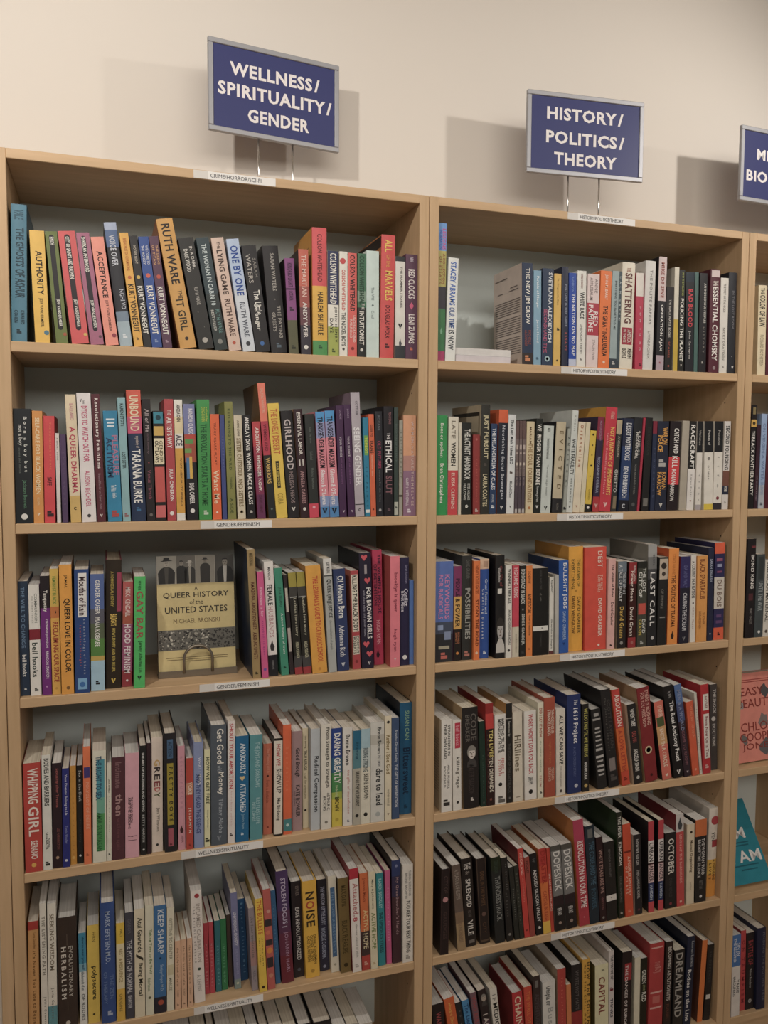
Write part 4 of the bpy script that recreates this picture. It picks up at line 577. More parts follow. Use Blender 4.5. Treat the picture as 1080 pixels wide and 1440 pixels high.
(15586,108,291,2339,-97,1460,0,'35325c',None,'striped paperback with orange ends, indigo bands and cream middle',[(0,.115,'e8603a'),(.355,.68,'d8d0c4'),(.875,1,'e8603a')],[('#',.16,.19,'a05a78',.6,0),('#',.22,.25,'9aa0c0',.5,0),('#',.29,.31,'8a4a70',.5,0),('DU BOIS',.38,.66,'8a7468',.4,0),('#',.74,.77,'6a4a78',.5,0),('#',.8,.83,'6a4a78',.6,0),('*s',.94,'3a2024',.24,0)]),
]),
('L4', [
(376,30,291,2029,-13,1331,0,'c4453c',None,'thick red paperback with big cream title whipping girl',[],[('WHIPPING',.05,.37,'f2e4d8',.5,.05),('GIRL',.4,.67,'f2e4d8',.6,.05),('SERANO',.71,.88,'f0e0d4',.34,.05),('*o',.935,'e8b050',.28,0)]),
(608,30,155,2149,28,1361,0,'e6e4da',None,'white paperback with black condensed bodies title',[],[('BODIES AND BARRIERS',.03,.44,'3a3a38',.44,.0),('ADRIAN',.72,.8,'5a5a56',.2,.2),('SHANKER',.67,.82,'3a3a38',.26,-.05),('*s',.945,'3a3a38',.5,0)]),
(775,48,162,1972,54,1308,0,'33242a',None,'black-maroon paperback with small red lettering',[],[('Sexuality after Trauma',.05,.42,'a85a58',.3,.0),('LEE HARRINGTON',.62,.82,'90504c',.26,.1),('*o',.9,'b09078',.34,0)]),
(925,31,120,1861,51,1210,0,'2f3580',None,'indigo paperback with thin white title',[],[('Your Dreams Belong to Us',.06,.47,'d0d0e4',.36,.0),('Tamsin Woolley',.58,.76,'8a90c4',.36,0),('*o',.93,'d8d8e4',.4,0)]),
(1049,98,108,1873,51,1193,0,'cf9233',None,'ochre paperback with barely visible lettering',[],[('the wisdom of cycles',.06,.9,'b87a28',.3,0),('*o',.93,'e0b05c',.5,0)]),
(1165,106,105,1861,51,1237,0,'272624',None,'narrow black paperback with white title about sex',[],[('Sex in the Dark',.05,.37,'c8c8c4',.36,.05),('Tristan Long',.55,.78,'5c5c58',.26,0),('*o',.92,'d8d8d4',.4,0)]),
(1296,30,130,2230,42,1408,0,'ee7b4a',None,'orange paperback with a small indigo block near its head',[],[('#',.175,.265,'4a3f80',.8,0),('POLYGLOT OF DESIRE',.3,.7,'f2a888',.34,.05),('*s',.92,'a84a30',.34,0)]),
(1504,30,237,2127,78,1406,0,'e4e0cc',None,'cream paperback with blue-to-green panel, right to sex',[],[('#',.08,.42,'4f9fae',.6,.08),('#',.42,.56,'6fae98',.6,.08),('#',.56,.9,'4f9a58',.6,.08),('THE RIGHT TO SEX',.05,.44,'2c5470',.36,-.06),('AMIA SRINIVASAN',.55,.9,'2c6a3c',.34,.0)]),
(1676,30,79,1872,71,1189,0,'e2decc',None,'narrow cream paperback right of the blue-green panelled one',[],[('SARA AHMED',.16,.3,'6a685c',.3,0),('complaint and then',.34,.7,'a8a698',.26,0),('*s',.93,'4a4a44',.4,0)]),
(1838,30,226,1966,77,1306,0,'5a343c',None,'maroon paperback with a pale word then at mid-spine',[],[('Intimate',.05,.3,'8a6468',.4,.0),('then',.36,.57,'b08a88',.46,.05),('until now again',.6,.9,'77484e',.3,0)]),
(2086,30,253,2016,78,1290,0,'e2a9b5',None,'pale pink patterned paperback with small black two-line title',[],[('THE LEAVING SEASON',.42,.66,'3a2c30',.16,-.05),('AND THE SEEDLING',.42,.72,'3a2c30',.16,-.2),('#',.79,.8,'5a3a44',.14,-.0),('#',.83,.835,'5a3a44',.6,0),('#',.79,.795,'5a3a44',.6,0)]),
(2295,70,116,2124,40,1355,0,'262626',None,'black paperback with a long column of white words',[],[('THE ART OF RECEIVING AND GIVING',.06,.6,'d8d8d4',.3,0),('BETTY MARTIN',.63,.88,'c8c8c4',.28,0),('*o',.95,'c8c8c4',.34,0)]),
(2400,71,76,2162,47,1401,0,'3a262c',None,'narrow dark maroon spine left of the multicolour greedy one',[],[('WANTING',.3,.7,'5a4248',.3,0)]),
(2549,111,203,2246,60,1476,0,'e6d5c6',None,'beige-pink paperback with multicoloured spaced title greedy',[],[('G',.195,.25,'d0a860',.44,0),('R',.26,.31,'3a3030',.44,0),('E',.32,.37,'3a3030',.44,0),('E',.38,.43,'8a2c34',.44,0),('D',.435,.475,'c05a54',.44,0),('Y',.48,.52,'4f5a30',.44,0),('Jen Winston',.61,.82,'8a8074',.3,.05),('*o',.935,'3a3836',.24,0)]),
(2798,30,232,2318,11,1513,1,'2c2a2e',None,'black hardback with blue, mustard and rose blocks',[],[('#',.05,.21,'4a6a8c',.46,0),('#',.25,.77,'a8962c',.5,0),('PRETTY BOYS',.28,.74,'2c2a24',.24,.05),('#',.8,.95,'b05a68',.42,0),('AITKEN',.07,.19,'2c3c50',.24,0),('*s',.93,'6a2c38',.2,0)]),
(3003,62,132,2042,19,1285,0,'d99aa8',None,'pink paperback with fine pattern and brown flecks near foot',[],[('BEING FUTURE',.1,.6,'c48a98',.3,0),('*b',.8,'4a2c30',.5,0),('ANNA',.86,.93,'8a5a64',.3,.1)]),
(3150,30,128,1797,44,1118,0,'c0483c','dccab0','short brick-red paperback with cream title blocks',[(.27,.4,'cf8a6c')],[('YOKE',.26,.4,'ecd8c4',.44,.05),('JESSAMYN',.54,.82,'f0dcd0',.4,0),('*s',.95,'8a2c28',.3,0)]),
(3326,30,187,2087,18,1360,1,'8f9cc4',None,'periwinkle hardback with navy and white capitals',[],[('WHAT I MEAN',.14,.4,'e0e4f0',.3,.1),('AND THEY HEARD THIS SILENCE',.3,.86,'33427a',.34,-.05)]),
(3485,30,113,1928,37,1199,0,'e6e2b4',None,'pale yellow paperback with dark capitals, get free',[],[('HOW WE GET FREE',.08,.56,'4a5038',.5,.05),('Keeanga Yamahtta',.62,.8,'6a6c54',.24,.05),('*s',.93,'3a3c2c',.7,0)]),
(3711,30,306,2384,17,1641,1,'57606a',None,'thick slate grey hardback lettered in bold white, money',[],[('Get Good',.03,.32,'eeeae0',.4,.1),('with',.335,.39,'a8b0b8',.24,.05),('Money',.39,.58,'eeeae0',.4,.1),('Tiffany Aliche',.61,.9,'a8b0b8',.3,.08),('*t',.94,'8a929a',.3,0)]),
(3942,30,139,2441,56,1529,0,'e9e0da',None,'white paperback with red capitals, abortion',[],[('SHOUT YOUR ABORTION',.02,.55,'c8424c',.46,.0),('Amelia Bonow and Emily',.57,.86,'d8a8a8',.22,0),('*s',.93,'5a4a48',.4,0)]),
(4159,30,254,2125,36,1403,0,'1f6c9a',None,'bright blue paperback with a tan heart, anxiously',[],[('ANXIOUSLY',.07,.36,'dce8ee',.34,.06),('*h',.4,'d8c08a',.4,0),('ATTACHED',.45,.72,'dce8ee',.34,.06),('Jessica Baum',.74,.88,'8ab4cc',.26,.05),('*s',.925,'c8dce8',.2,0)]),
(4437,30,249,2120,27,1349,0,'5a9aa0',None,'sea teal paperback with pale vertical lettering',[],[('THE JOYS AND SORROWS',.07,.5,'a8ccd0',.34,.05),('RESTLESS LIFE',.6,.85,'a8ccd0',.3,.15),('NEIL DAVIS',.64,.82,'a8ccd0',.28,-.2)]),
(4694,188,180,1859,35,1213,0,'d5765a',None,'salmon coral paperback with a small dark dot',[],[('The Meaning of Us',.05,.32,'e2947c',.36,0),('*o',.355,'4a2420',.24,0),('from a distance',.4,.65,'a8503c',.3,0),('*o',.92,'8a3a2c',.24,0)]),
(4881,49,174,1995,34,1304,1,'e6dccc','2a2626','cream hardback with red then black title, show up',[],[('HOW WE',.06,.28,'c05a54',.4,.0),('SHOW UP',.31,.56,'4a4440',.46,.05),('Mia Birdsong',.61,.84,'55504a',.4,0),('#',0,.025,'2c2826',1,0),('#',.98,1,'2c2826',1,0)]),
(5072,65,166,2246,0,1487,0,'e8693c',None,'orange paperback with a teal square near the foot',[],[('#',.86,.97,'4a8a8c',1,0),('*o',.915,'c8dcd8',.36,0),('Boundaries',.2,.6,'ec7d52',.3,0)]),
(5298,158,204,2061,-10,1357,0,'a98b8c',None,'dusty mauve paperback with black script title',[],[('Good Enough',.17,.46,'2c2426',.44,.0),('KATE BOWLER',.54,.86,'443838',.34,.05),('and others',.6,.75,'7d6264',.2,-.25)]),
(5486,232,121,2077,-11,1359,0,'e2d3b0',None,'narrow beige paperback with small black script',[],[('You Belong',.07,.2,'6a5c40',.3,0),('TRUE REFUGE',.22,.42,'3a3426',.4,0),('a call for connection',.45,.7,'8a7c5c',.34,0),('*o',.82,'2a2622',.4,-.05)]),
(5650,75,190,2098,20,1373,0,'c2c8cc',None,'pale grey paperback with black handwritten title',[],[('Radical Compassion',.27,.82,'33363a',.5,.05)]),
(5865,32,214,2178,11,1511,1,'e6e0d2',None,'white hardback with thin dark title, strength to strength',[],[('From Strength to Strength',.03,.6,'4a4640',.38,.1),('ARTHUR C.',.65,.82,'4a4640',.26,.2),('BROOKS',.68,.82,'4a4640',.26,-.15),('*o',.93,'8a8476',.3,0)]),
(6112,95,222,2057,-27,1369,0,'3f5f9a',None,'paperback fading navy, green and yellow, daring',[(0,.3,'2f4a94'),(.3,.45,'3a6a8a'),(.45,.65,'4c8f52'),(.65,.72,'a9b848'),(.72,1,'d8c440')],[('DARING GREATLY',.05,.56,'f2f0ea',.5,.05),('BROWN',.7,.84,'3a3420',.34,.0),('how the courage',.58,.7,'d0dcae',.3,-.05),('*o',.93,'b8a030',.34,0)]),
(6331,55,198,2060,-13,1335,0,'e6e1d9',None,'white paperback with black author and red title running down',[],[('Brene Brown',.07,.38,'3a3838',.38,.0),('the gifts of imperfection',.43,.88,'d09a90',.3,.05),('*s',.95,'6a7080',.24,.05)]),
(6519,30,160,1984,-4,1308,0,'b9b3a2',None,'paperback teal at head and stone grey below',[(0,.2,'2a6d8c'),(.2,.4,'5a8a94')],[('Braving',.12,.3,'1c4a60',.34,0),('BRAVING THE WILDERNESS',.43,.8,'3a3834',.44,.05),('*o',.9,'2c2a28',.44,0)]),
(6705,30,194,2002,1,1282,0,'e2dcc8',None,'paperback pale blue at head, cream below, rising',[(0,.2,'a9c8d2'),(.2,.4,'c9d4d0')],[('RISING STRONG',.2,.45,'4a5a60',.46,.0),('BRENE BROWN',.47,.74,'4a463e',.44,.05),('*o',.9,'2c2a28',.44,0)]),
(6971,30,300,2106,-26,1374,1,'d8d6cd',None,'pale grey hardback with black lowercase title, to lead',[(.12,.22,'c2bfb4')],[('Brene Brown',.05,.31,'3a3c3c',.26,.12),('PhD LMSW',.33,.44,'77777a',.2,.1),('dare to lead',.46,.83,'2c2f30',.44,.1),('*o',.92,'b0b4b0',.34,0)]),
(7201,30,142,2226,-27,1474,0,'e6dabd',None,'narrow cream paperback with gold-brown script',[],[('*o',.06,'3a3430',.44,0),('Rather I See God',.18,.55,'8a7440',.5,.0),('WHITNEY KNOX LEE',.7,.86,'77715f',.26,0),('*t',.94,'77493a',.34,0)]),
(7374,47,164,2165,-49,1442,0,'42577a',None,'slate navy paperback with white small capitals',[],[('Breathe: Dream Reality',.12,.44,'b8c0cc',.34,.05),('THE GIFTS OF IMPERFECTION',.46,.88,'d0d4dc',.28,.05)]),
(7655,207,270,2405,-9,1633,1,'1f5f86','1c2632','tall teal-blue hardback at the right end, large navy title',[],[('SUSAN CAIN',.07,.33,'8fb894',.28,.08),('Bittersweet',.4,.82,'14304c',.5,.05),('*s',.93,'16405c',.3,0)]),
]),
('R4', [
(8524,30,239,2014,-53,1285,0,'ebe6dd','d2c6ae','white paperback at left end with spaced black two-line title',[],[('STRANGERS IN',.06,.39,'33312f',.22,.22),('THEIR OWN LAND',.05,.42,'33312f',.24,-.14),('ARLIE RUSSELL',.49,.75,'5a5754',.18,.18),('HOCHSCHILD',.5,.73,'5a5754',.2,-.18),('*s',.9,'3a3836',.6,0)]),
(8774,30,195,1978,-101,1286,0,'e9e4da',None,'white paperback with a red author label at the head',[],[('#',.03,.31,'c8344c',.66,.08),('bell hooks',.06,.28,'e89aa4',.4,.08),('killing rage',.41,.75,'6a6660',.42,.05),('*o',.91,'3a3836',.3,.05)]),
(9112,30,368,2220,-160,1533,1,'2b2726','b0936a','very thick black hardback with a pale portrait mid-spine',[],[('CODE',.06,.33,'6a645e',.36,.18),('BREAKER',.07,.34,'6a645e',.26,-.2),('*p',.45,'d8cfc6',.62,.05),('WALTER ISAACSON',.56,.86,'4a403e',.3,.0),('*s',.91,'d0c8c0',.2,.05)]),
(9404,30,137,1896,-241,1267,0,'233a30',None,'short dark green-black paperback under the red crowned one',[],[('No Country for Women',.4,.9,'4f6a5c',.24,0),('*o',.955,'5a5a54',.3,0)]),
(9574,30,187,2273,-194,1476,0,'33201f','a83030','paperback red at head then black with yellow-white capitals',[(0,.1,'9c2c2c'),(.1,.25,'d0403c')],[('TEN LIVES',.26,.53,'ead878',.44,.15),('TEN DEMANDS',.53,.87,'e6dcc8',.44,.1),('SOLOMON JONES',.3,.86,'8a5a54',.16,-.3),('*o',.94,'8a5044',.3,0)]),
(9807,30,261,2001,-119,1272,0,'ebe6dd',None,'white paperback with bold black two-line title, midnight hour',[],[("WAITING 'TIL THE",.04,.42,'33312f',.28,.22),('MIDNIGHT HOUR',.05,.43,'33312f',.28,-.1),('PENIEL E.',.49,.67,'c85a58',.24,.2),('JOSEPH',.5,.68,'c85a58',.24,-.1),('*o',.78,'2c2a28',.34,-.02),('*s',.95,'6a6660',.6,.1)]),
(10027,30,149,2228,-133,1451,0,'2b2a28','c0904c','thin black paperback with gold back cover edge',[],[('Barracoon by',.18,.33,'b8b4ac',.34,-.05),('THE STORY OF THE LAST BLACK',.4,.9,'5a5854',.3,0),('*o',.95,'6a6864',.3,0),('#',.145,.155,'a8a49c',1,0)]),
(10237,30,230,2018,-159,1350,0,'e2d8c4',None,'plain cream paperback with sparse brown bars for a title',[],[('HIRI',.26,.43,'6a5c48',.56,0),('lines',.44,.66,'8a7d68',.6,0),('#',.945,.955,'8a7d68',.4,0)]),
(10551,30,292,2013,-159,1335,0,'ece7de',None, "white paperback with red jagged capitals, won't love you back",[],[("WORK WON'T LOVE YOU BACK",.04,.71,'c8404c',.32,.03),('SARAH',.745,.785,'4a4846',.7,0),('JAFFE',.79,.83,'5a5856',.56,0),('*o',.91,'2c2a28',.34,0)]),
(10794,30,145,2179,-105,1402,0,'e6e0c8',None,'narrow cream paperback with red capitals and green small print',[],[('DID I SAY IT NOW',.06,.36,'b0503c',.4,.0),('the book of vanishing',.4,.72,'8aa080',.26,0),('SELIM',.76,.88,'d09a8c',.28,0),('*s',.94,'3a3630',.3,.1)]),
(11037,30,275,2261,-147,1560,1,'b0523c',None,'brick red hardback with cream two-line title, strange lands',[],[('WANDERING IN',.12,.36,'e8d4c0',.24,.24),('STRANGE LANDS',.12,.38,'e8d4c0',.26,-.08),('a daughter of the great',.42,.66,'cf7d4c',.2,.0),('MORGAN',.7,.83,'e0b8a0',.24,.24),('JERKINS',.7,.84,'e0b8a0',.24,-.08)]),
(11310,30,232,1977,-141,1240,0,'e3dacb',None,'beige paperback with plain black capitals, we can save',[],[('ALL WE CAN SAVE',.07,.64,'3c3a36',.34,.05),('truth courage solutions',.66,.9,'a09688',.24,0),('*o',.95,'5a5048',.3,0)]),
(11666,30,352,2269,-169,1518,1,'2c3a6c',None,'thick navy hardback with white numerals in its title',[],[('The',.05,.105,'e0e2ea',.24,.1),('1619 Project',.135,.49,'eaeaee',.36,.05),('A NEW ORIGIN STORY',.53,.83,'5f6c98',.16,.0),('*o',.925,'c0c4d0',.26,.1)]),
(11954,30,176,2034,-168,1271,0,'2a2826',None,'narrow black paperback with yellow capitals, free us',[],[("WE DO THIS 'TIL WE FREE US",.05,.6,'c8c058',.44,.05),('MARIAME KABA',.66,.86,'e0dcd4',.36,0),('*o',.93,'c8a860',.5,0)]),
(12402,30,250,1891,-711,1307,1,'2b2a2a',None,'black leaning hardback with white rib-like bars',[],[('#',.05,.09,'a8a4a0',.5,0),('#',.115,.14,'a8a4a0',.8,0),('#',.23,.25,'b8b4b0',.5,0),('#',.28,.3,'b8b4b0',.6,0),('#',.33,.35,'b8b4b0',.5,0),('#',.38,.4,'b8b4b0',.6,0),('#',.44,.46,'b8b4b0',.6,0),('#',.49,.52,'b8b4b0',.7,0),('#',.58,.61,'c4c0bc',.8,0),('#',.64,.66,'b8b4b0',.6,0),('#',.7,.725,'b8b4b0',.7,0),('#',.755,.78,'b8b4b0',.7,0),('#',.81,.83,'b8b4b0',.6,0)]),
(12718,30,264,2320,-755,1594,1,'2a2829',None,'black leaning hardback with a grey horse-like patch below the middle',[],[('The Undoing of the Land',.08,.62,'6a6660',.2,-.2),('SCOTT LAWMAN',.1,.6,'4c4846',.3,.15),('#',.7,.83,'8a7f7c',.6,.0),('*s',.9,'55504e',.6,0)]),
(13039,30,210,2311,-907,1519,0,'dd6a2c',None,'paperback red at head and orange below, abolition',[(0,.4,'c8443c'),(.85,1,'d04a30')],[('ABOLITION',.05,.38,'f0d8c8',.5,.05),('A LOVE LETTER',.42,.86,'b8402c',.44,0),('*s',.93,'8a2c20',.4,0)]),
(13371,30,235,1919,-771,1235,0,'2c2a2a','d8cdb4','leaning black paperback with cream fore-edge, red mid-title',[],[('WHEN THEY',.06,.28,'e0dcd4',.4,0),('CALL YOU',.34,.48,'b0504c',.4,0),('ANGELA SAINI',.56,.84,'e0dcd4',.4,0),('*o',.92,'c0bcb4',.36,0)]),
(13745,30,339,2276,-810,1548,1,'8a2c30','b09470','thick dark red hardback with a round cream seal mid-spine',[],[('THERE IS NOTHING',.03,.4,'e0b0a0',.26,.2),('FOR YOU HERE NOW',.05,.42,'e0b0a0',.26,-.16),('*o',.66,'d8c49c',.56,-.05),('*o',.66,'4a4430',.34,-.05),('*o',.93,'4a1c20',.2,0)]),
(14170,30,250,1921,-953,1250,0,'dd7260','2c2424','coral paperback with pale lettering, dark green middle patch',[(.32,.55,'d8a46c')],[('IT NEVER',.06,.2,'f0d4bc',.4,.05),('#',.2,.32,'55623c',.8,0),('ENDS IN A CIRCLE',.35,.84,'f0dcc4',.36,0),('*h',.945,'f0dcc8',.3,0)]),
(14515,30,277,2267,-1021,1491,1,'232122',None,'thick black hardback with bold white title, the real one',[],[('The Real Anthony Fauci',.17,.82,'f0eeea',.44,.05),('by RFK',.06,.13,'b0acac',.3,0),('*t',.94,'e0dcd8',.4,0)]),
(14764,30,197,2286,-962,1503,0,'3a2c34',None,'paperback steel blue at head fading dark, reddish lettering',[(0,.2,'5a78ac'),(.2,.4,'4a5680')],[('MEN & A WORLD',.06,.5,'8a94b4',.4,0),('COME TO KNOW',.5,.88,'8a5a64',.34,0),('*t',.95,'c8b8b8',.3,0)]),
(14997,30,194,1831,-818,1174,0,'e0603a',None,'orange-red paperback with faint lighter print',[],[('WE ARE NOT YET EQUAL',.06,.5,'f0926c',.34,.1),('*o',.92,'f0a080',.3,0)]),
(15170,64,74,2023,-698,1349,0,'d8d2c4',None,'thin white spine just left of the red labelled hardback',[],[('Four hundred souls',.2,.7,'8a857c',.3,0),('*s',.94,'55504c',.3,0)]),
(15330,48,227,2197,-419,1403,0,'c02f36',None,'red paperback with white title label',[],[('#',.11,.29,'e8e2d8',.7,.1),('#',.33,.83,'e8e2d8',.7,.1),('ANOTHER',.13,.27,'8a2c30',.3,.1),('From Now On In This',.36,.81,'8a3438',.34,.1),('*s',.92,'e0b0a8',.4,0)]),
(15651,189,201,2129,-257,1414,0,'4a4442',None,'dark grey-brown paperback at right end with white capitals',[],[('THE SHOCK',.06,.34,'c8c2bc',.4,.1),('*o',.4,'c8c2bc',.6,-.05),('DOCTRINE',.46,.72,'c8c2bc',.36,.0)]),
]),
('L5', [
(301,140,180,2183,56,1367,0,'cf9a5c',None,'tan paperback with a red head at the left end',[(0,.075,'b03a34')],[('Lama Gangchen',.1,.24,'8a6030',.28,.1),("It's Never Too Late to Begin",.26,.9,'7a5428',.34,.05)]),
(486,140,112,2497,15,1645,0,'e4ded0',None,'left of two white paperbacks, grey spaced title on listening',[],[('THE LISTENING PATH',.1,.55,'8a8478',.4,.05),('Julia Cameron',.72,.96,'6a665c',.4,.1)]),
(626,140,152,2470,44,1605,0,'e6e0d2',None,'right of two white paperbacks, teal picture at spine foot',[(.8,1,'5f98a0')],[('SEEKING WISDOM',.08,.52,'8a7c68',.4,.0),('Julia Cameron',.66,.9,'77726a',.3,.0)]),
(891,140,338,2153,23,1412,1,'40342e',None,'thick dark brown hardback with thin white herbal title',[],[('EVOLUTIONARY',.26,.72,'c0b8ac',.2,.18),('HERBALISM',.26,.73,'dcd4c8',.24,-.18),('*o',.95,'c8beb0',.24,0),('#',.15,.25,'77695c',.02,0),('#',.76,.84,'77695c',.02,0)]),
(1168,140,132,1806,-16,1165,0,'e0e0da',None,'paperback teal at the head, white below, slanted boundary',[(0,.33,'3f8fae'),(.33,.42,'7fb0c0')],[('How to meet yourself',.04,.4,'1a4a68',.34,.05),('the bounds of us',.42,.62,'5a6a74',.34,.0),('OF BODIES',.66,.95,'6a6c6c',.34,0)]),
(1350,140,207,1924,28,1276,0,'e6c44e',None,'yellow paperback with black lowercase polysecure',[],[('FERN',.07,.17,'8a7434',.24,.05),('polysecure',.42,.76,'3a3424',.44,.05),('*o',.91,'4a4024',.2,0)]),
(1618,50,261,2357,8,1531,1,'3a5590',None,'tall navy hardback with pale spaced author capitals',[],[('MARK EPSTEIN M.D.',.07,.5,'a8b8d4',.28,.0),('THE ZEN',.6,.8,'6a80ac',.24,.22),('OF THERAPY',.57,.84,'6a80ac',.24,-.2),('*s',.92,'b0bcd0',.34,.1)]),
(1838,30,148,1933,22,1290,0,'e6d8ae',None,'paperback yellow at both ends, cream mid-panel',[(0,.21,'e8c236'),(.67,1,'e0b440')],[('WALT',.06,.14,'7a6a2c',.24,.1),('REST & RESILIENCE',.26,.6,'a08a50',.34,.05),('ORIGINS',.72,.9,'8a7434',.3,0)]),
(2004,49,154,2102,20,1346,0,'4a4a54',None,'charcoal paperback with white condensed title, keepers',[],[('THE MYTH OF NORMAL',.26,.76,'c8c8cc',.5,.0),('GABOR',.06,.2,'6a6a74',.3,0),('BEHAVIOUR',.78,.9,'c8c8cc',.4,0)]),
(2183,30,186,2149,35,1368,0,'e3d7ba',None,'beige paperback with author and title parted by a slash',[],[('Atul Gawande',.08,.4,'3c382c',.4,.05),('Being Mortal',.5,.8,'3c382c',.4,.05),('/',.41,.48,'3c382c',.7,0)]),
(2363,30,155,2187,43,1416,0,'dedac2',None,'cream-green paperback with green italic title',[],[('Taking Time to Be Well',.22,.62,'6a8a4c',.36,.1),('Rick Hanson',.66,.78,'8a9a74',.3,-.05),('*o',.84,'6a6c50',.34,0)]),
(2559,30,219,2152,47,1348,0,'3f74a8',None,'blue paperback with white serif capitals, keep sharp',[(.85,1,'33303a')],[('KEEP SHARP',.04,.45,'d4dce4',.42,.05),('*o',.49,'1c3c60',.2,0),('Sanjay Gupta M.D.',.55,.8,'a8c0d8',.3,.1),('*o',.9,'b0503c',.5,.05)]),
(2750,30,136,2070,65,1324,0,'e3dcc4',None,'cream paperback with grey capitals about getting to a center',[],[('GETTING TO CENTER',.1,.5,'a09a84',.4,.0),('#',.55,.65,'cfc4a0',.8,0),('MARLEE',.68,.8,'a09a84',.34,0)]),
(2890,30,108,1382,43,1050,0,'e2b592',None,'left of three matching short peach paperbacks',[],[('the little book of calm',.1,.66,'8a6a50',.3,0),('N. HARDY',.72,.82,'9a7a60',.26,0),('*s',.93,'8a6a50',.3,0)]),
(3013,30,102,1389,4,1050,0,'e2b592',None,'middle of three matching short peach paperbacks',[],[('the little book of calm',.1,.66,'8a6a50',.3,0),('N. HARDY',.72,.82,'9a7a60',.26,0),('*s',.93,'8a6a50',.3,0)]),
(3129,30,96,1391,-25,1050,0,'e2b592',None,'right of three matching short peach paperbacks',[],[('the little book of calm',.1,.66,'8a6a50',.3,0),('N. HARDY',.72,.82,'9a7a60',.26,0),('*s',.93,'8a6a50',.3,0)]),
(3318,106,209,2293,-138,1526,0,'e9e0d8',None,'tall white paperback with a red emblem at its head',[],[('*o',.05,'a8343c',.44,.05),('INFLAMED CALIBRATION',.12,.64,'b0a49a',.34,.12),('the science of stuck',.14,.64,'77706a',.2,-.22),('*o',.7,'3a4a3c',.28,.05),('A. LEVINE',.75,.9,'b0a8a0',.3,0)]),
(3490,317,91,1476,-99,1050,0,'b8404c',None,'left of two thin red booklets',[],[('MINDFUL GAMES',.3,.9,'d08a8c',.3,0)]),
(3592,315,94,1479,-101,1050,0,'bc4450',None,'right of two thin red booklets',[],[('MINDFUL GAMES',.3,.9,'d08a8c',.3,0)]),
(3718,319,111,1483,-111,1050,0,'2f7078',None,'teal booklet beside the thin red pair',[],[('SAVING GRACE',.35,.9,'6aa4a8',.3,0)]),
(3842,340,116,1486,-120,1050,0,'2f7a4c',None,'green booklet right of the teal one',[],[('INFINITE NOW',.35,.9,'6aac84',.3,0)]),
(3966,385,84,1529,-176,1050,0,'4a3c34',None,'thin dark brown booklet left of the periwinkle paperback',[],[]),
(4095,285,131,2022,-220,1280,0,'7d80a8',None,'periwinkle paperback with white title, leaning left of a dark blue one',[(.9,1,'8a9a94')],[('UNWINDING ANXIETY',.2,.55,'d8d8e4',.4,.0),('JUDSON BREWER',.58,.85,'9a9cc0',.34,0),('*o',.94,'c8ccb0',.4,0)]),
(4268,520,148,1741,-233,1173,0,'24527c',None,'dark blue booklet set back on the shelf, pale script',[],[('Better of Living Well',.05,.9,'6a9cbc',.34,0)]),
(4416,131,121,1730,-247,1092,0,'a0959c',None,'grey-mauve paperback with rose-tinted middle',[(.4,.7,'b08a88')],[('the four tendencies',.1,.6,'77706c',.34,0),('REILLY',.76,.9,'7d7880',.34,0)]),
(4566,30,152,1953,-261,1226,0,'ecc63c',None,'yellow paperback with orange-red title over black print',[],[('THE BULLETS',.02,.38,'d06a28',.6,.0),('the story of how we',.42,.72,'4a3c1c',.22,.15),('come to change',.42,.7,'4a3c1c',.22,-.2),('*o',.95,'3c2c1c',.4,0)]),
(4738,57,154,2107,-274,1373,0,'c4625a',None,'paperback patterned with coral and orange flowers on black',[],[('#',.3,.37,'3c3438',.9,0),('#',.5,.56,'3c3438',.9,0),('#',.68,.78,'3c3438',.8,0),('*o',.22,'d8a08c',.5,.1),('*o',.43,'d87a58',.6,-.1),('*o',.61,'dd8a3c',.8,0),('*o',.86,'d08a70',.6,0)]),
(4897,187,100,1990,-306,1315,0,'3a6a94',None,'narrow blue spine left of the purple-to-maroon hardback',[],[('Permission to Feel',.15,.7,'5f8cb0',.34,0)]),
(5094,150,253,2377,-314,1556,1,'503c66','221f26','hardback shading purple to maroon with pale spaced title',[(.35,.55,'5c3654'),(.55,.75,'6a3248'),(.75,1,'722c38')],[('STOLEN FOCUS',.06,.47,'c0b4cc',.32,.05),('JOHANN HARI',.54,.9,'b08aa4',.3,.05),('#',.49,.5,'b0a4b8',.4,0)]),
(5358,265,205,2055,-227,1367,0,'2c262a',None,'black paperback with white condensed revolutionizer title',[],[('ESTHER',.05,.15,'8a7a74',.3,.1),('EASE REVOLUTIONIZED',.27,.82,'d0ccc8',.34,.05),('*o',.92,'5a5c66',.34,0)]),
(5622,159,300,2069,-234,1423,1,'e8b434',None,'yellow hardback with black title and red letter o',[],[('N',.11,.19,'3c3020',.5,0),('O',.205,.285,'b84a30',.5,0),('I',.3,.318,'3c3020',.5,0),('SE',.335,.47,'3c3020',.5,0),('DANIEL KAHNEMAN',.56,.86,'6a5424',.18,.22),('OLIVIER SIBONY',.56,.83,'6a5424',.18,0),('CASS SUNSTEIN',.56,.83,'6a5424',.18,-.22),('*o',.93,'b88a28',.26,0)]),
(5908,303,195,1988,-211,1319,0,'2f3044',None,'black-to-navy paperback with pale capitals',[(0,.3,'26262c')],[('THE WISDOM OF THE BODY',.08,.5,'a0a4b8',.36,.05),('MICHELLE CASSANDRA',.53,.86,'a0a8c0',.36,0),('*o',.95,'8a90a8',.34,0)]),
(6111,191,172,2085,-234,1299,0,'e0d8c4',None,'cream paperback with a long ribbon-like blue title panel',[],[('#',.12,.84,'4a7098',.56,.0),('THE FOUR AGREEMENTS',.16,.8,'7a9cc0',.26,0),('*o',.92,'a8a08a',.3,0)]),
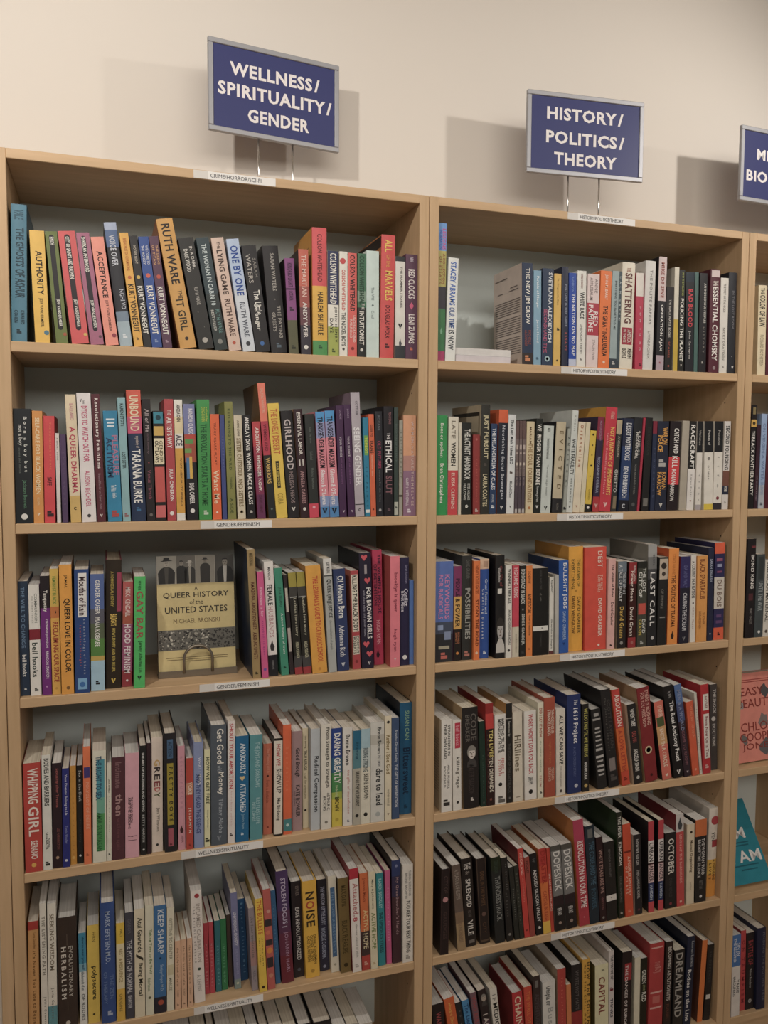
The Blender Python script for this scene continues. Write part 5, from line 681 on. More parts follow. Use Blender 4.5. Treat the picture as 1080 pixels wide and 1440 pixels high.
(6320,106,226,2051,-218,1369,0,'7a6438','4a3c24','olive brown paperback with dark capitals',[],[('MAX DAVIS',.08,.3,'4a3c1c',.36,0),('BLACK PLEASURE',.45,.8,'4a3c1c',.44,0),('*o',.92,'3c3018',.4,0)]),
(6542,49,191,2245,-228,1475,0,'e9e2da','a02c34','white paperback with a red head, attached',[(0,.1,'b82c3c')],[('Attached.',.14,.46,'c07a78',.56,.1),('8',.47,.51,'c4545c',.4,0),('the new science of adult',.54,.86,'9a948e',.22,.1),('*s',.94,'b8b0a8',.4,0)]),
(6742,52,179,2111,-198,1329,0,'d8703c',None,'orange paperback with dark lower block, active hope',[(.6,.85,'4a3a38'),(.85,1,'b8453c')],[('ACTIVE',.38,.6,'e8c88a',.5,.1),('HOPE',.62,.78,'d8c8a0',.5,.05),('Joanna Macy',.05,.3,'a84a28',.34,0),('*s',.93,'d8a08c',.44,0)]),
(6916,30,150,2124,-189,1358,0,'e3d8b8',None,'cream paperback with green title, active hope',[],[('Macy & Johnstone',.08,.38,'55503c',.3,.0),('ACTIVE HOPE',.42,.79,'7a8a4c',.5,.05),('*s',.94,'c0a878',.34,0)]),
(7107,91,160,2032,-200,1310,0,'2a8a92',None,'teal paperback with pale then dark title',[],[('RANDI BUCKLEY',.06,.38,'a8d4d4',.36,0),('THE UPSIDE OF STRESS',.42,.86,'15484e',.4,0)]),
(7269,101,116,2059,-160,1310,0,'cf5c8c',None,'narrow pink paperback with faint white title',[],[('Not a Toy for Children',.18,.75,'eab0c8',.3,0)]),
(7436,73,201,2252,-97,1541,1,'4a3036','221e24','dark hardback navy at head, maroon below, script title',[(0,.15,'33406c'),(.15,.35,'3a3450')],[("My Grandmother's Hands",.16,.72,'a8888c',.34,.05),('*o',.05,'7d84a8',.3,0)]),
(7663,30,234,2143,-41,1333,0,'e4ddd2',None,'white paperback at the right end, best thing',[],[('TARANA BURKE AND',.06,.32,'8a8682',.22,.18),('BRENE BROWN',.08,.34,'8a8682',.22,-.15),('YOU ARE YOUR BEST THING',.36,.9,'4a4846',.34,.05),('*s',.945,'a8a29a',.4,0)]),
]),
('R5', [
(8506,30,203,1905,48,1268,1,'2b2223',None,'black framed hardback with a pink dot, at the left end',[],[('CITY OF',.08,.28,'55403e',.4,0),('*o',.355,'c08a8c',.6,0),('GRUDGES',.5,.82,'4a3836',.34,0),('#',.0,1,'4a3432',.04,.42),('#',.0,1,'4a3432',.04,-.42)]),
(8925,39,197,1958,-488,1313,0,'6a5a50',None,'leaning brown-grey paperback with tan lower half',[(.55,.68,'8a7058'),(.68,1,'a88c66')],[('A PLAGUE OF ELITES',.05,.4,'a09488',.4,0),('OF DRUNKENNESS',.6,.9,'8a7058',.4,0)]),
(9189,110,265,2018,-424,1371,1,'2a2523',None,'black leaning hardback with spaced white splendid title',[],[('THE',.05,.12,'cac4bc',.5,0),('&',.14,.18,'8a8078',.3,0),('SPLENDID',.23,.55,'d8d2ca',.36,0),('AND THE',.58,.66,'6a605a',.24,0),('VILE',.7,.87,'d8d2ca',.4,0),('#',.925,.96,'77706a',.5,.05)]),
(9528,118,246,1958,-407,1349,1,'2f2624',None,'dark brown hardback framed by thin gold lines',[],[('DEVIL IN THE WHITE',.15,.55,'6a4c34',.3,0),('*o',.65,'6a5048',.4,0),('CITY',.75,.88,'5a4030',.3,0),('#',0,.97,'5c4a3c',.05,.42),('#',0,.97,'5c4a3c',.05,-.42),('#',.955,.975,'5c4a3c',.88,0)]),
(9856,30,237,1976,-447,1354,1,'292c2c',None,'black hardback with grey thunder title, dark green head',[(0,.15,'26301f')],[('THUNDERSTRUCK',.22,.74,'8a8c88',.44,.05),('ERIK LARSON',.04,.18,'3c4a3c',.4,0)]),
(10092,30,153,1946,-537,1253,0,'2a2928',None,'black paperback right of the thunder title',[],[('in the garden',.08,.38,'8a8884',.24,.1),('of beasts',.42,.7,'6a6864',.24,-.05),('*o',.92,'8a8884',.4,0)]),
(10275,30,117,1706,-656,1062,0,'2e302c',None,'short dark grey-green paperback, left one of a pair',[],[('Scott Snyder and',.3,.72,'8a8c84',.3,0)]),
(10394,30,102,1723,-646,1120,0,'35362f',None,'short dark grey-green paperback, right one of a pair',[],[('Dead wake',.1,.5,'77786c',.3,0),('Larson',.55,.8,'77786c',.3,0)]),
(10522,30,133,2098,-605,1328,0,'cf423a','7a2c2e','bright red narrow leaning paperback, first of the red ones',[],[('KOCHLAND',.05,.3,'f0b8ac',.4,0),('the secret history',.33,.6,'e08878',.3,0),('*o',.92,'7a2420',.3,0)]),
(10662,30,126,1875,-596,1177,0,'a04a40',None,'dusty brick-red paperback left of the black silicon one',[],[('HOLD',.05,.2,'5c2c28',.4,0)]),
(10841,30,173,1933,-652,1231,0,'242223',None,'black paperback with white condensed silicon title',[],[('W',.06,.11,'6a6868',.34,0),('ABOLISH SILICON VALLEY',.2,.84,'d8d4d0',.38,.05),('*s',.91,'e0dcd8',.36,.05)]),
(11032,30,190,2010,-520,1289,0,'dd7434',None,'paperback red at head, orange below, yellow foot',[(0,.2,'c03a34'),(.2,.4,'cc4c34'),(.86,1,'e8bc3c')],[('DISASTER',.03,.42,'a82c24',.6,.05),('CAPITAL IN RAGE',.5,.85,'b84a28',.4,0)]),
(11181,54,84,1984,-470,1307,0,'c04434',None,'narrow red paperback with white words beside the grey pair',[],[('THE AGE OF SURVEILLANCE',.3,.75,'ecc8b8',.4,0)]),
(11372,30,255,2023,-500,1342,0,'7d7c7a',None,'left of two grey and black paperbacks with tall white title',[(0,.06,'55544f'),(.59,.7,'33262a'),(.7,1,'2a2626')],[('DOPESICK',.07,.53,'e2dfda',.56,.02),('BETH',.735,.77,'d8d4d0',.7,0),('MACY',.78,.82,'d8d4d0',.7,0),('*o',.91,'a08c80',.3,0)]),
(11669,30,271,2024,-565,1316,0,'7d7c7a',None,'right of two grey and black paperbacks with tall white title',[(0,.06,'55544f'),(.59,.7,'33262a'),(.7,1,'2a2626')],[('DOPESICK',.07,.53,'e2dfda',.56,.02),('BETH',.735,.77,'d8d4d0',.7,0),('MACY',.78,.82,'d8d4d0',.7,0),('*o',.91,'a08c80',.3,0)]),
(12004,30,265,2538,-548,1664,0,'b83a48','d8863a','tall crimson paperback with white capitals and orange back cover',[(0,.2,'b8405c')],[('REVOLUTION IN OUR TIME',.2,.83,'f0dcd8',.48,.05),('*o',.92,'d06a70',.16,0)]),
(12286,30,257,2346,-522,1611,1,'26323c',None,'dark blue-black hardback with steel blue title',[],[('THE CODE AND THE',.16,.6,'48687c',.44,.05),('#',.03,.12,'6a6c6a',.5,0),('POWER',.64,.85,'3c5a6c',.4,0)]),
(12511,30,174,2051,-495,1320,0,'332124',None,'maroon-black paperback with pinkish title',[],[('WHITE TEARS ARE WE',.15,.66,'b08a80',.44,.05),('AMBITION',.7,.85,'8a5a58',.3,0),('*o',.95,'8a8480',.34,0)]),
(12749,30,281,1904,-475,1257,0,'2a2827',None,'wide black paperback with a white label strip low down',[],[('BEYOND A BOUNDARY',.1,.45,'6a6664',.16,0),('#',.68,.755,'ded8d0',.95,0),('*o',.715,'8a8480',.12,0)]),
(12999,30,147,2568,-328,1665,0,'2c2e26','33462c','tall black paperback with green back cover and white title',[],[('THE FEVER',.04,.24,'e0dcd4',.44,.0),('KINGDOM',.28,.5,'e0dcd4',.44,.0),('COLLECTED WORKS',.6,.85,'77746c',.3,0),('*s',.95,'b0aca4',.4,0)]),
(13218,30,218,2257,-389,1504,0,'d4502f',None,'orange-red paperback crossed by a dark line',[],[('#',.29,.31,'7a2c20',.9,0),('A PEOPLES HISTORY',.35,.78,'f0c4ac',.3,.15),('OF CLASS',.45,.75,'f0c4ac',.26,-.2),('*s',.94,'e08868',.34,0)]),
(13482,38,199,1955,-337,1212,0,'2c2a2c','cdc6b4','paperback with black spine and cream edge, white small title',[],[('HOW WE GO ON',.06,.38,'d0ccc8',.3,0),('THE COMMUNE MODEL',.44,.8,'b8b4b0',.3,0),('*o',.94,'6a3c44',.3,0)]),
(13822,30,159,2219,-189,1437,0,'c8404c','241f22','left of two black-sided spines blocked red, white and blue',[(0,.21,'c4424c'),(.21,.455,'e4dcd8'),(.455,.475,'4a2c30'),(.475,.675,'dfc0c0'),(.675,.885,'2f3a64'),(.885,1,'d04a52')],[('URBAN',.235,.44,'3a3438',.7,0),('ANGER',.48,.66,'4a3438',.7,0),('HAYDEN',.7,.86,'c0ccdc',.4,0)]),
(14090,30,149,2216,-147,1432,0,'c8404c','241f22','right of two black-sided spines blocked red, white and blue',[(0,.21,'c4424c'),(.21,.455,'e4dcd8'),(.455,.475,'4a2c30'),(.475,.675,'dfc0c0'),(.675,.885,'2f3a64'),(.885,1,'d04a52')],[('URBAN',.235,.44,'3a3438',.7,0),('ANGER',.48,.66,'4a3438',.7,0),('HAYDEN',.7,.86,'c0ccdc',.4,0)]),
(14366,30,305,1866,-180,1237,0,'2a2728',None,'black paperback lettered october in rounded white',[],[('OCTOBER',.08,.55,'e6e0d6',.44,.05),('CHINA MIEVILLE',.6,.85,'4c4846',.24,0),('*o',.94,'8a3c44',.24,0)]),
(14660,30,215,2282,-251,1493,0,'cc4a4a','8a2f34','tall paperback with grey-white figure at head and red below',[(0,.19,'cfc8c4')],[('*b',.1,'4a4c50',.6,0),('LENIN AT THE BARRICADE',.22,.75,'eaa89c',.26,.05),('*o',.95,'e8b8a8',.3,0)]),
(14935,30,217,1991,-133,1277,0,'e3d2b4',None,'cream paperback with brown title and a dark mark near head',[],[('*o',.1,'3c3026',.3,.05),('Mutual Organizing',.2,.6,'6a5640',.36,.05),('Joel Olson',.72,.82,'a8937a',.24,0)]),
(15237,30,322,2062,-126,1293,0,'2c2a2a','22201f','black paperback with an orange picture at head, woman who',[(0,.2,'d8743a')],[('THE WOMAN WHO',.23,.67,'d8d4d0',.26,.18),('BROKE THE SILENCE',.24,.7,'c8c4c0',.26,-.18),('BETTY LIN',.74,.84,'77736e',.34,0),('*o',.93,'d8d4d0',.24,0)]),
(15650,162,257,2226,59,1531,1,'e3d9ca',None,'tall thick white and orange hardback with red discs at right end',[(.47,.58,'e0d4c4'),(.58,.75,'e8b444'),(.75,1,'e89a34')],[('*o',.14,'b8434a',.85,.15),('YEN',.27,.37,'3c3432',.3,0),('#',.36,.44,'a83c44',.6,.2),('A THOUSAND',.58,.82,'6a4a24',.26,.2),('LIVES',.62,.8,'6a4a24',.26,-.2)]),
]),
('R6', [
(8551,140,269,1994,-409,1300,0,'2a2324',None,'black paperback at left end with red lettering, below frame edge',[],[('WAR IS A FORCE',.1,.6,'a84a4c',.34,.0)]),
(9014,140,240,2085,-965,1357,0,'d8652f',None,'leaning orange paperback with small yellow print',[],[('Howard Zinn',.06,.3,'e8b050',.24,0)]),
(9214,140,132,1938,-971,1219,0,'2b2a2c',None,'narrow black paperback between the orange and blue ones',[],[('an essay',.1,.5,'6a6866',.3,0)]),
(9403,140,160,1956,-1018,1272,0,'4a90c4',None,'sky blue leaning paperback with dark blue title',[],[('The Lies that Bind',.05,.6,'1f4c7c',.5,.05)]),
(9566,140,144,2084,-883,1296,0,'7a5c66',None,'grey-mauve paperback with dull red title',[],[('WHO RULES HERE',.04,.6,'a8484c',.5,0)]),
(9808,140,192,2111,-961,1395,0,'33292a',None,'black paperback with a pale face at spine head',[(.35,1,'55404a')],[('*p',.1,'b8a898',.7,.1),('I AUDIT',.28,.6,'c8bcb4',.5,0)]),
(10002,140,174,2071,-725,1310,0,'e2dcd0',None,'white paperback with bold black medical title',[],[('IF',.07,.14,'8a8680',.4,0),('MEDICAL',.17,.55,'33312f',.6,.05)]),
(10501,140,258,1835,-473,1207,1,'c0343a','8a2a2e','thick red hardback with large cream title, chain of',[],[('CHAINS',.05,.5,'ecd8b8',.6,.0)]),
(10739,140,200,1924,-380,1234,0,'cf4a36',None,'orange-red paperback right of the thick red one',[],[('THE WALL OF FIRE',.06,.6,'e0783c',.4,0)]),
(10939,140,177,2127,-287,1398,0,'3c302e',None,'black-brown paperback with dotted grey pattern',[],[('#',.05,.13,'77726e',.4,0),('ADVENTURES IN THE',.2,.8,'55484c',.5,0)]),
(11234,140,325,1934,-240,1253,0,'dcdad2',None,'white paperback with grey script title left of a red one',[],[('Utopia or',.06,.3,'5a5c5a',.5,-.1),('Bust',.33,.6,'a8aaa6',.4,.1)]),
(11559,140,221,2169,-212,1444,0,'b8423c','b09a80','red paperback with faint print, left of the thin orange one',[],[('The End of Policing',.1,.7,'d8705c',.24,0)]),
(11756,140,124,1749,-254,1105,0,'d8814c',None,'short thin orange paperback beside a black and red one',[],[]),
(11964,140,274,2176,-209,1414,1,'2a2728',None,'black hardback turning dark red lower down',[(.52,1,'96302f')],[('WHITE HOT HATE',.06,.5,'6a6462',.26,0)]),
(12211,140,202,2251,-180,1519,1,'dba437',None,'mustard hardback with black capitals in two columns',[],[('HOW THE SOUTH',.03,.7,'3c2f1c',.36,.2),('WON THE CIVIL WAR',.05,.7,'5a4420',.24,-.2)]),
(12614,140,361,2051,-148,1300,0,'e2dcb2','6a6438','thick cream paperback with maroon capital title',[],[('and',.06,.08,'6a6450',.4,.1),('CAPITAL',.15,.6,'8a4438',.4,.0)]),
(12882,140,147,2321,-150,1577,1,'d0c8c4',None,'white hardback with black title and dark red mark',[],[('THE VIRTUE OF',.04,.3,'4a4648',.4,.05),('*s',.4,'7a2c38',.6,0),('THINKS',.5,.7,'2f3048',.4,0)]),
(13265,140,271,2229,11,1420,0,'2c2223','26241f','black paperback with a red patch and spaced white title',[],[('#',.13,.32,'a8343a',.7,.1),('THE DANCES OF EUROPE',.15,.85,'d8ccc8',.24,-.05)]),
(13572,140,154,2025,-33,1327,0,'ded6bd',None,'plain cream spine left of the black green-lettered one',[],[]),
(13765,140,185,1976,-69,1246,0,'26271f','cfc8ae','black paperback with white and green title',[],[('GREEN',.15,.32,'dcdcd0',.5,0),('IS THE NEW',.34,.42,'a8b078',.3,0),('RED',.43,.55,'dcdcd0',.5,0)]),
(14112,140,411,2271,10,1479,1,'b83f40',None,'red clothbound hardback with pale horizontal rules',[],[('#',.04,.055,'e0a8a0',.8,0),('THE',.2,.25,'cf7a74',.5,0),('ROJ',.26,.32,'d88a82',.6,0),('#',.53,.55,'e0a8a0',.8,0),('#',.7,.72,'e0a8a0',.8,0),('#',.58,.66,'c86a64',.5,0)]),
(14442,140,202,2248,61,1422,0,'2f2523',None,'black-brown paperback with white abolitionist title',[],[('BECOMING ABOLITIONISTS',.06,.66,'c8c0b8',.4,.05),('PURNELL',.7,.9,'6a4034',.34,0)]),
(14757,140,292,1981,31,1228,0,'2e2c2a',None,'black paperback with large thin dreamland title',[],[('DREAMLAND',.04,.86,'a8a49c',.56,-.02)]),
(15046,140,233,2245,178,1526,1,'232a40',None,'navy hardback with bold white title about bodies, leaning',[],[('Lauren Rankin',.05,.34,'a0a4ac',.3,.15),('Bodies on the Line',.37,.95,'dcdad8',.44,-.1)]),
(15416,140,150,2080,266,1349,0,'e07a34','6a4030','narrow orange leaning paperback with brown back cover',[],[]),
(15628,140,184,1937,208,1267,0,'2b2826',None,'black leaning paperback at right end with a white label',[],[('#',.66,.72,'d0ccc4',.7,0),('IN DEFENSE',.1,.5,'4a4846',.3,0)]),
]),
('C1', [
(16561,80,238,2099,-103,1372,0,'e9d9b4',None,'cream paperback lettered color of law in black',[],[('THE',.03,.1,'5a5444',.4,0),('COLOR OF LAW',.11,.46,'33302a',.56,0),('RICHARD ROTHSTEIN',.55,.9,'a89a7a',.34,0)]),
(16822,80,251,2003,-90,1320,0,'5f2836',None,'maroon paperback cut off by the right frame edge, top shelf',[],[('POLITICS OF HOPE',.1,.8,'a87a80',.3,0)]),
]),
('C2', [
(16390,80,160,2477,38,1601,0,'241f20','2a2022','black paperback with a yellow emblem near its head',[],[('#',.02,.09,'8a7a50',.5,0),('#',.14,.21,'dfb04c',1,0),('*o',.175,'4a3c24',.5,0),('THE',.25,.3,'d8d4cc',.4,0),('BLACK PANTHER PARTY',.31,.87,'eeeae2',.6,-.05)]),
(16535,80,112,2012,86,1264,0,'3f2430',None,'narrow dark maroon spine right of the emblem-bearing one',[],[('AN ILLUSTRATED',.6,.9,'8a7a80',.3,0)]),
(16696,80,169,2273,54,1449,0,'9cb4d8',None,'pale blue paperback beside dark maroon spines',[(.75,1,'b8bcc4')],[('ON VIRGINIA WATER',.1,.7,'7488b0',.4,0),('BALDWIN',.72,.85,'8a9cc0',.4,0),('*s',.95,'5a5c68',.4,0)]),
(16869,80,156,2253,50,1498,0,'5c2430',None,'maroon paperback cut by the right frame edge, second shelf',[],[]),
]),
('C3', [
(16441,30,261,2408,-20,1646,1,'262022',None,'tall black hardback with spaced white king title',[],[('#',.07,.09,'7a3438',.5,.2),('BOND KING',.16,.5,'e4e0da',.34,.1),('MARY CHILDS',.7,.86,'8a8480',.26,.05),('#',.55,.62,'5a3034',.5,0)]),
(16704,30,247,2028,39,1301,0,'4a5254',None,'slate grey mottled paperback with white war title',[],[('UNTIL THE WAR',.33,.68,'a8b0b0',.44,.05),('*o',.935,'e0e0dc',.3,.05),('#',.03,.3,'3c4242',.6,0)]),
(16956,30,228,1875,23,1179,0,'e0dacd',None,'white paperback with black condensed title at frame edge',[],[('AMERICAN MATERNAL',.03,.8,'4a4642',.4,-.1),('*o',.93,'5a4c44',.34,-.1)]),
]),
('C6', [
(16408,30,255,2112,-75,1360,0,'e0d8d0',None,'white paperback with a blue upper block and white letters',[(0,.385,'4a78b4')],[('SIN IN',.1,.26,'d8dce4',.3,.22),('THE SECOND',.04,.33,'d8dce4',.3,-.2),('YANIS',.55,.72,'4a4a4c',.3,.2),('VAROUFAKIS',.5,.75,'4a4a4c',.28,-.2)]),
(16730,146,152,2103,-108,1334,0,'c8474a','a83c40','narrow rose-red paperback right of the blue and white one',[],[('ON TRUMPISM',.12,.9,'902c34',.44,0)]),
(16947,135,254,2014,-119,1346,0,'2a2426',None,'black paperback with red title and a pale ring',[],[('BATTLE OF',.1,.42,'a03a40',.5,.0),('Mehrsa Baradaran',.47,.72,'a8a4a0',.24,.05),('*o',.89,'b0aca8',.4,0),('*o',.89,'2a2426',.2,0)]),
(17228,48,273,2124,-144,1381,1,'262a44',None,'navy-black hardback with thin grey title',[],[('FINDING THE MOTHER TREE',.05,.9,'6a6c7c',.24,.2)]),
]),
('L6', [
(2806,140,501,2728,109,1801,0,'8a8478',None,'grey-topped book, only its top visible, first from left',[],[]),
(3223,140,279,2645,101,1702,0,'a8a294',None,'pale-topped book, only its top visible, second from left',[],[]),
(3473,140,173,2589,95,1687,1,'2a2826',None,'black-topped narrow book, only its top visible, third from left',[],[]),
(3727,140,285,2543,90,1601,0,'b0aa9c',None,'pale-topped book, only its top visible, fourth from left',[],[]),
(4039,140,311,2462,83,1593,0,'948e84',None,'grey-topped wide book, only its top visible, fifth from left',[],[]),
(4320,140,202,2416,77,1531,0,'4a4642',None,'dark-topped book, only its top visible, sixth from left',[],[]),
(4548,140,204,2371,72,1541,1,'242222',None,'black-topped book, only its top visible, seventh from left',[],[]),
(4806,140,263,2301,67,1466,0,'a09a8c',None,'pale-topped book, only its top visible, eighth from left',[],[]),
(5102,140,255,2222,60,1468,0,'8a8478',None,'grey-topped book, only its top visible, ninth from left',[],[]),
(5413,140,293,2200,54,1434,1,'2c2a2a',None,'black-edged book, only its top visible, tenth from left',[],[]),
(5793,140,392,2174,46,1485,1,'2a2828',None,'black-edged book, only its top visible, eleventh from left',[],[]),
(6167,140,278,1994,38,1260,0,'3c3a38',None,'dark-topped book, only its top visible, twelfth from left',[],[]),
(6454,140,244,1978,32,1248,0,'b8b2a4',None,'pale-topped book, only its top visible, thirteenth from left',[],[]),
(6753,140,290,1923,25,1256,0,'c8c0b0',None,'pale-topped book, only its top visible, last from left',[],[]),
]),
('A5', [(-368,100,300,2250,0,1450,0,'e6dccb',None,'pale paperback spine just visible at the far left edge, lower bookcase',[],[]),(-665,100,290,2150,0,1400,0,'8a7a60',None,'brown paperback beside the pale spine at the far left edge',[],[])]),
]
for rk, items in ROWS:
    for it in items:
        x, s, w, H, a, d = [v/1e4 for v in it[:6]]; a = it[4]/100
        place(rk[0], int(rk[1]), x, s, w, H, a, d, *it[6:])

# ------------------------------------------------------------------ books that stand face out or lie flat
def slab(root, w, h, th, col, spine=None, inset=0.0008):
    # closed book, front cover facing -Y, spine at the left, standing on z = 0
    m = MB(); c = mat(col); cs = mat(spine or col); t = 0.0006
    m.box((-w/2, 0, 0), (w/2, t, h), c); m.box((-w/2, th-t, 0), (w/2, th, h), cs); m.box((-w/2, t, 0), (-w/2+t, th-t, h), cs)
    m.build('cover', root)
    p = MB(); p.box((-w/2+t, t+.0001, inset), (w/2-inset, th-t-.0001, h-inset), PAGES[1]); p.build('page_block', root)
def patch(m, x0, x1, z0, z1, c, y=-0.0002): m.face([(x0, y, z0), (x1, y, z0), (x1, y, z1), (x0, y, z1)], mat(c))
def poly(m, pts, c, y): m.face([(x, y, z) for x, z in pts], mat(c))

# face-out history book held on a metal bookend
fw, fh = 0.1505, 0.2285
fr = thing('book', 'face-out tan paperback with black and white photo strips, standing on a metal bookend', 'book', (0.3405, 0.0665, SHZ[2]+0.0092), (math.radians(-7), 0, 0))
slab(fr, fw, fh, 0.022, 'd9c486', '8a7a58')
m = MB(); rnd = random.Random(4)
ph = 0.0555; zt = fh
patch(m, -fw/2, fw/2, zt-ph, zt, '8d897f')
for i, (a, b, c) in enumerate(((-.5, -.25, 'b9b5a8'), (-.25, 0, '7f7b72'), (0, .25, 'a8a294'), (.25, .5, '55524c'))):
    patch(m, a*fw, b*fw, zt-ph, zt, c, -0.00025)
def figure(cx, top, s, coat, face, hat=None, shirt=None):
    z0 = zt-ph+.0005
    poly(m, [(cx-s*.75, z0), (cx+s*.75, z0), (cx+s*.8, top-s*1.5), (cx+s*.55, top-s*1.12), (cx+s*.18, top-s*.95), (cx-s*.18, top-s*.95), (cx-s*.55, top-s*1.14), (cx-s*.8, top-s*1.55)], coat, -0.0003)
    if shirt: poly(m, [(cx-s*.12, z0), (cx+s*.12, z0), (cx+s*.2, top-s*.98), (cx-s*.2, top-s*.98)], shirt, -0.00033)
    poly(m, ell(cx, top-s*.62, s*.25, s*.36), face, -0.00036)
    poly(m, ell(cx-s*.09, top-s*.58, s*.05, s*.03, 6), '2a2826', -0.00039); poly(m, ell(cx+s*.09, top-s*.58, s*.05, s*.03, 6), '2a2826', -0.00039); poly(m, ell(cx, top-s*.8, s*.08, s*.025, 6), '4a4440', -0.00039)
    if hat: poly(m, [(cx-s*.62, top-s*.44), (cx+s*.62, top-s*.38), (cx+s*.3, top-s*.3), (cx+s*.24, top-s*.06), (cx-s*.24, top-s*.04), (cx-s*.3, top-s*.32)], hat, -0.00042)
    else: poly(m, [(cx-s*.27, top-s*.5), (cx-s*.2, top-s*.36), (cx+s*.2, top-s*.36), (cx+s*.27, top-s*.5), (cx+s*.22, top-s*.25), (cx, top-s*.17), (cx-s*.22, top-s*.25)], '23211f', -0.00042)
figure(-.375*fw, zt-.002, .0205, '2f2c28', 'c4beb0', '24221f', '5a564e')
figure(-.185*fw, zt-.007, .0135, '2b2926', 'a59f92'); figure(-.075*fw, zt-.009, .0135, '3a3834', 'd0cabd', 'dcd8cc', 'b0aa9c')
figure(.125*fw, zt-.004, .0125, '38352f', '948d80', '2f2c28'); figure(.385*fw, zt-.003, .02, '262421', 'a8a193', None, 'dcd8ce')
for x in (-.25, 0, .25): patch(m, x*fw-.0004, x*fw+.0004, zt-ph, zt, 'cfc9ba', -0.00045)
pb, pt = fh*.185, fh*.36
patch(m, -fw/2, fw/2, pb, pt, '6a675f')
for i in range(360):
    x = rnd.uniform(-fw/2+.003, fw/2-.003); z = rnd.uniform(pb+.002, pt-.002); s = rnd.uniform(.0013, .0034)
    c = rnd.choice(['2f2d2a', '3f3c38', 'a8a394', 'c4bfb0', '7a766c', '55524b'] if x < .15*fw else ['2a2826', '35322e', '4a4741', '6c685f'])
    poly(m, [(max(-fw/2, min(fw/2, x+s*rnd.uniform(.6, 1)*math.cos(t))), max(pb, min(pt, z+s*rnd.uniform(.5, 1)*math.sin(t)))) for t in (0, 1.1, 2.2, 3.3, 4.4, 5.4)], c, -0.00025-.0000008*i)
m.build('cover_photographs', fr)
m = MB()
def cline(s, zc, hh, L, c, bold=0.0, y=-0.0005):
    g = glyphs(s, 1.0, bold); m.raw([((u-.5)*L, y, zc+(v-.5)*hh) for u, v in g[0]], g[1], mat(c))
cline('A', fh*.715, .007, .006, '4a4030'); cline('QUEER HISTORY', fh*.655, .0125, fw*.85, '3a3226', .012); cline('of the', fh*.595, .009, .026, '4a4030')
cline('UNITED STATES', fh*.53, .0125, fw*.81, '3a3226', .012); cline('MICHAEL BRONSKI', fh*.435, .0085, fw*.6, '7a6440')
for k, (a, L) in enumerate(((.118, .8), (.1, .78), (.085, .36))):
    m.face([(-fw*L/2, -.0004, fh*a), (fw*L/2, -.0004, fh*a), (fw*L/2, -.0004, fh*a+.0014), (-fw*L/2, -.0004, fh*a+.0014)], mat('8f7c50'))
m.build('title_lettering', fr)
be = thing('bookend', 'dark metal easel with arched wire holding the face-out tan book', 'bookend', (0.3405, 0.066, SHZ[2]))
m = MB(); m.bbox_((-.0765, -.0075, .0003), (.0765, .026, .0016), BRONZE, .0004); m.bbox_((-.0765, -.0085, .0003), (.0765, -.0065, .0135), BRONZE, .0004)
m.build('tray', be)
m = MB(); pts = [(-.0275, -.0095, .0085), (-.0275, -.0095, .036)] + [(-.0275*math.cos(a), -.0095+.0012*math.sin(a), .036+.0255*math.sin(a)) for a in [math.pi*i/14 for i in range(1, 14)]] + [(.0275, -.0095, .036), (.0275, -.0095, .0085)]
m.tube(pts, .0027, BRONZE, 8); o = m.build('wire_arch', be, True)
m = MB(); m.tube([(-.05, .026, .001), (-.03, .062, .13), (.03, .062, .13), (.05, .026, .001)], .0016, BRONZE, 8); m.build('back_rest', be, True)

# two white paperbacks lying flat in the gap on the right bookcase's top shelf
for k, (z, lab) in enumerate(((0.0004, 'lower of two white paperbacks lying flat in the gap, top shelf, right bookcase'), (0.0152, 'upper of two white paperbacks lying flat in the gap, top shelf, right bookcase'))):
    r = thing('book', lab, 'book', (0.9295+.001*k, 0.012+.002*k, SHZ[0]+z), (0, 0, 0), 'flat white paperbacks')
    m = MB(); w, d, th, t = .127+.001*k, .2, .0142, .0006; c = mat('dedad6' if k else 'd8d0d4')
    m.box((-w/2, 0, 0), (w/2, d, t), c); m.box((-w/2, 0, th-t), (w/2, d, th), c); m.box((-w/2, 0, t), (w/2, t, th-t), c); m.build('cover', r)
    m = MB(); m.box((-w/2+.0006, t+.0001, t+.0001), (w/2-.0006, d-.0006, th-t-.0001), PAGES[0]); m.build('page_block', r)

# coral book face out in the edge bookcase
r = thing('book', 'coral face-out book with dark red thin capitals and grey shapes, fourth shelf, edge bookcase', 'book', (1.7135, 0.027, SHZ[3]+.0046), (math.radians(-8), 0, math.radians(2)))
slab(r, .146, .218, .026, 'ea8f7e', 'b85a50'); w, h = .146, .218
m = MB()
for i, (x, z, s, c) in enumerate(((-.062, .17, .02, '7d7a78'), (-.066, .115, .016, '8a7f7c'), (.028, .172, .017, '5d5a5c'), (.02, .098, .02, '8a7c78'), (-.045, .055, .013, '77706e'), (.02, .03, .022, '6a6668'), (.05, .06, .018, '7d7878'), (-.05, .14, .012, '9aa0a0'))):
    rr = random.Random(i); poly(m, [(max(-w/2+.001, min(w/2-.001, x+s*rr.uniform(.5, 1)*math.cos(t))), max(.003, z+s*1.2*rr.uniform(.5, 1)*math.sin(t))) for t in [k*.7 for k in range(9)]], c, -.0002-.00002*i)
m.build('cover_shapes', r)
m = MB()
for s, z, hh, L, cx in (('EASY', .172, .02, .075, -.012), ('BEAUTY', .143, .021, .115, -.002), ('CHLOE', .085, .022, .1, -.004), ('COOPER', .06, .021, .118, 0), ('JONES', .035, .02, .1, -.004)):
    g = glyphs(s, 1.0, 0.0); m.raw([(cx+(u-.5)*L, -.0006, z+(v-.5)*hh) for u, v in g[0]], g[1], mat('94382f'))
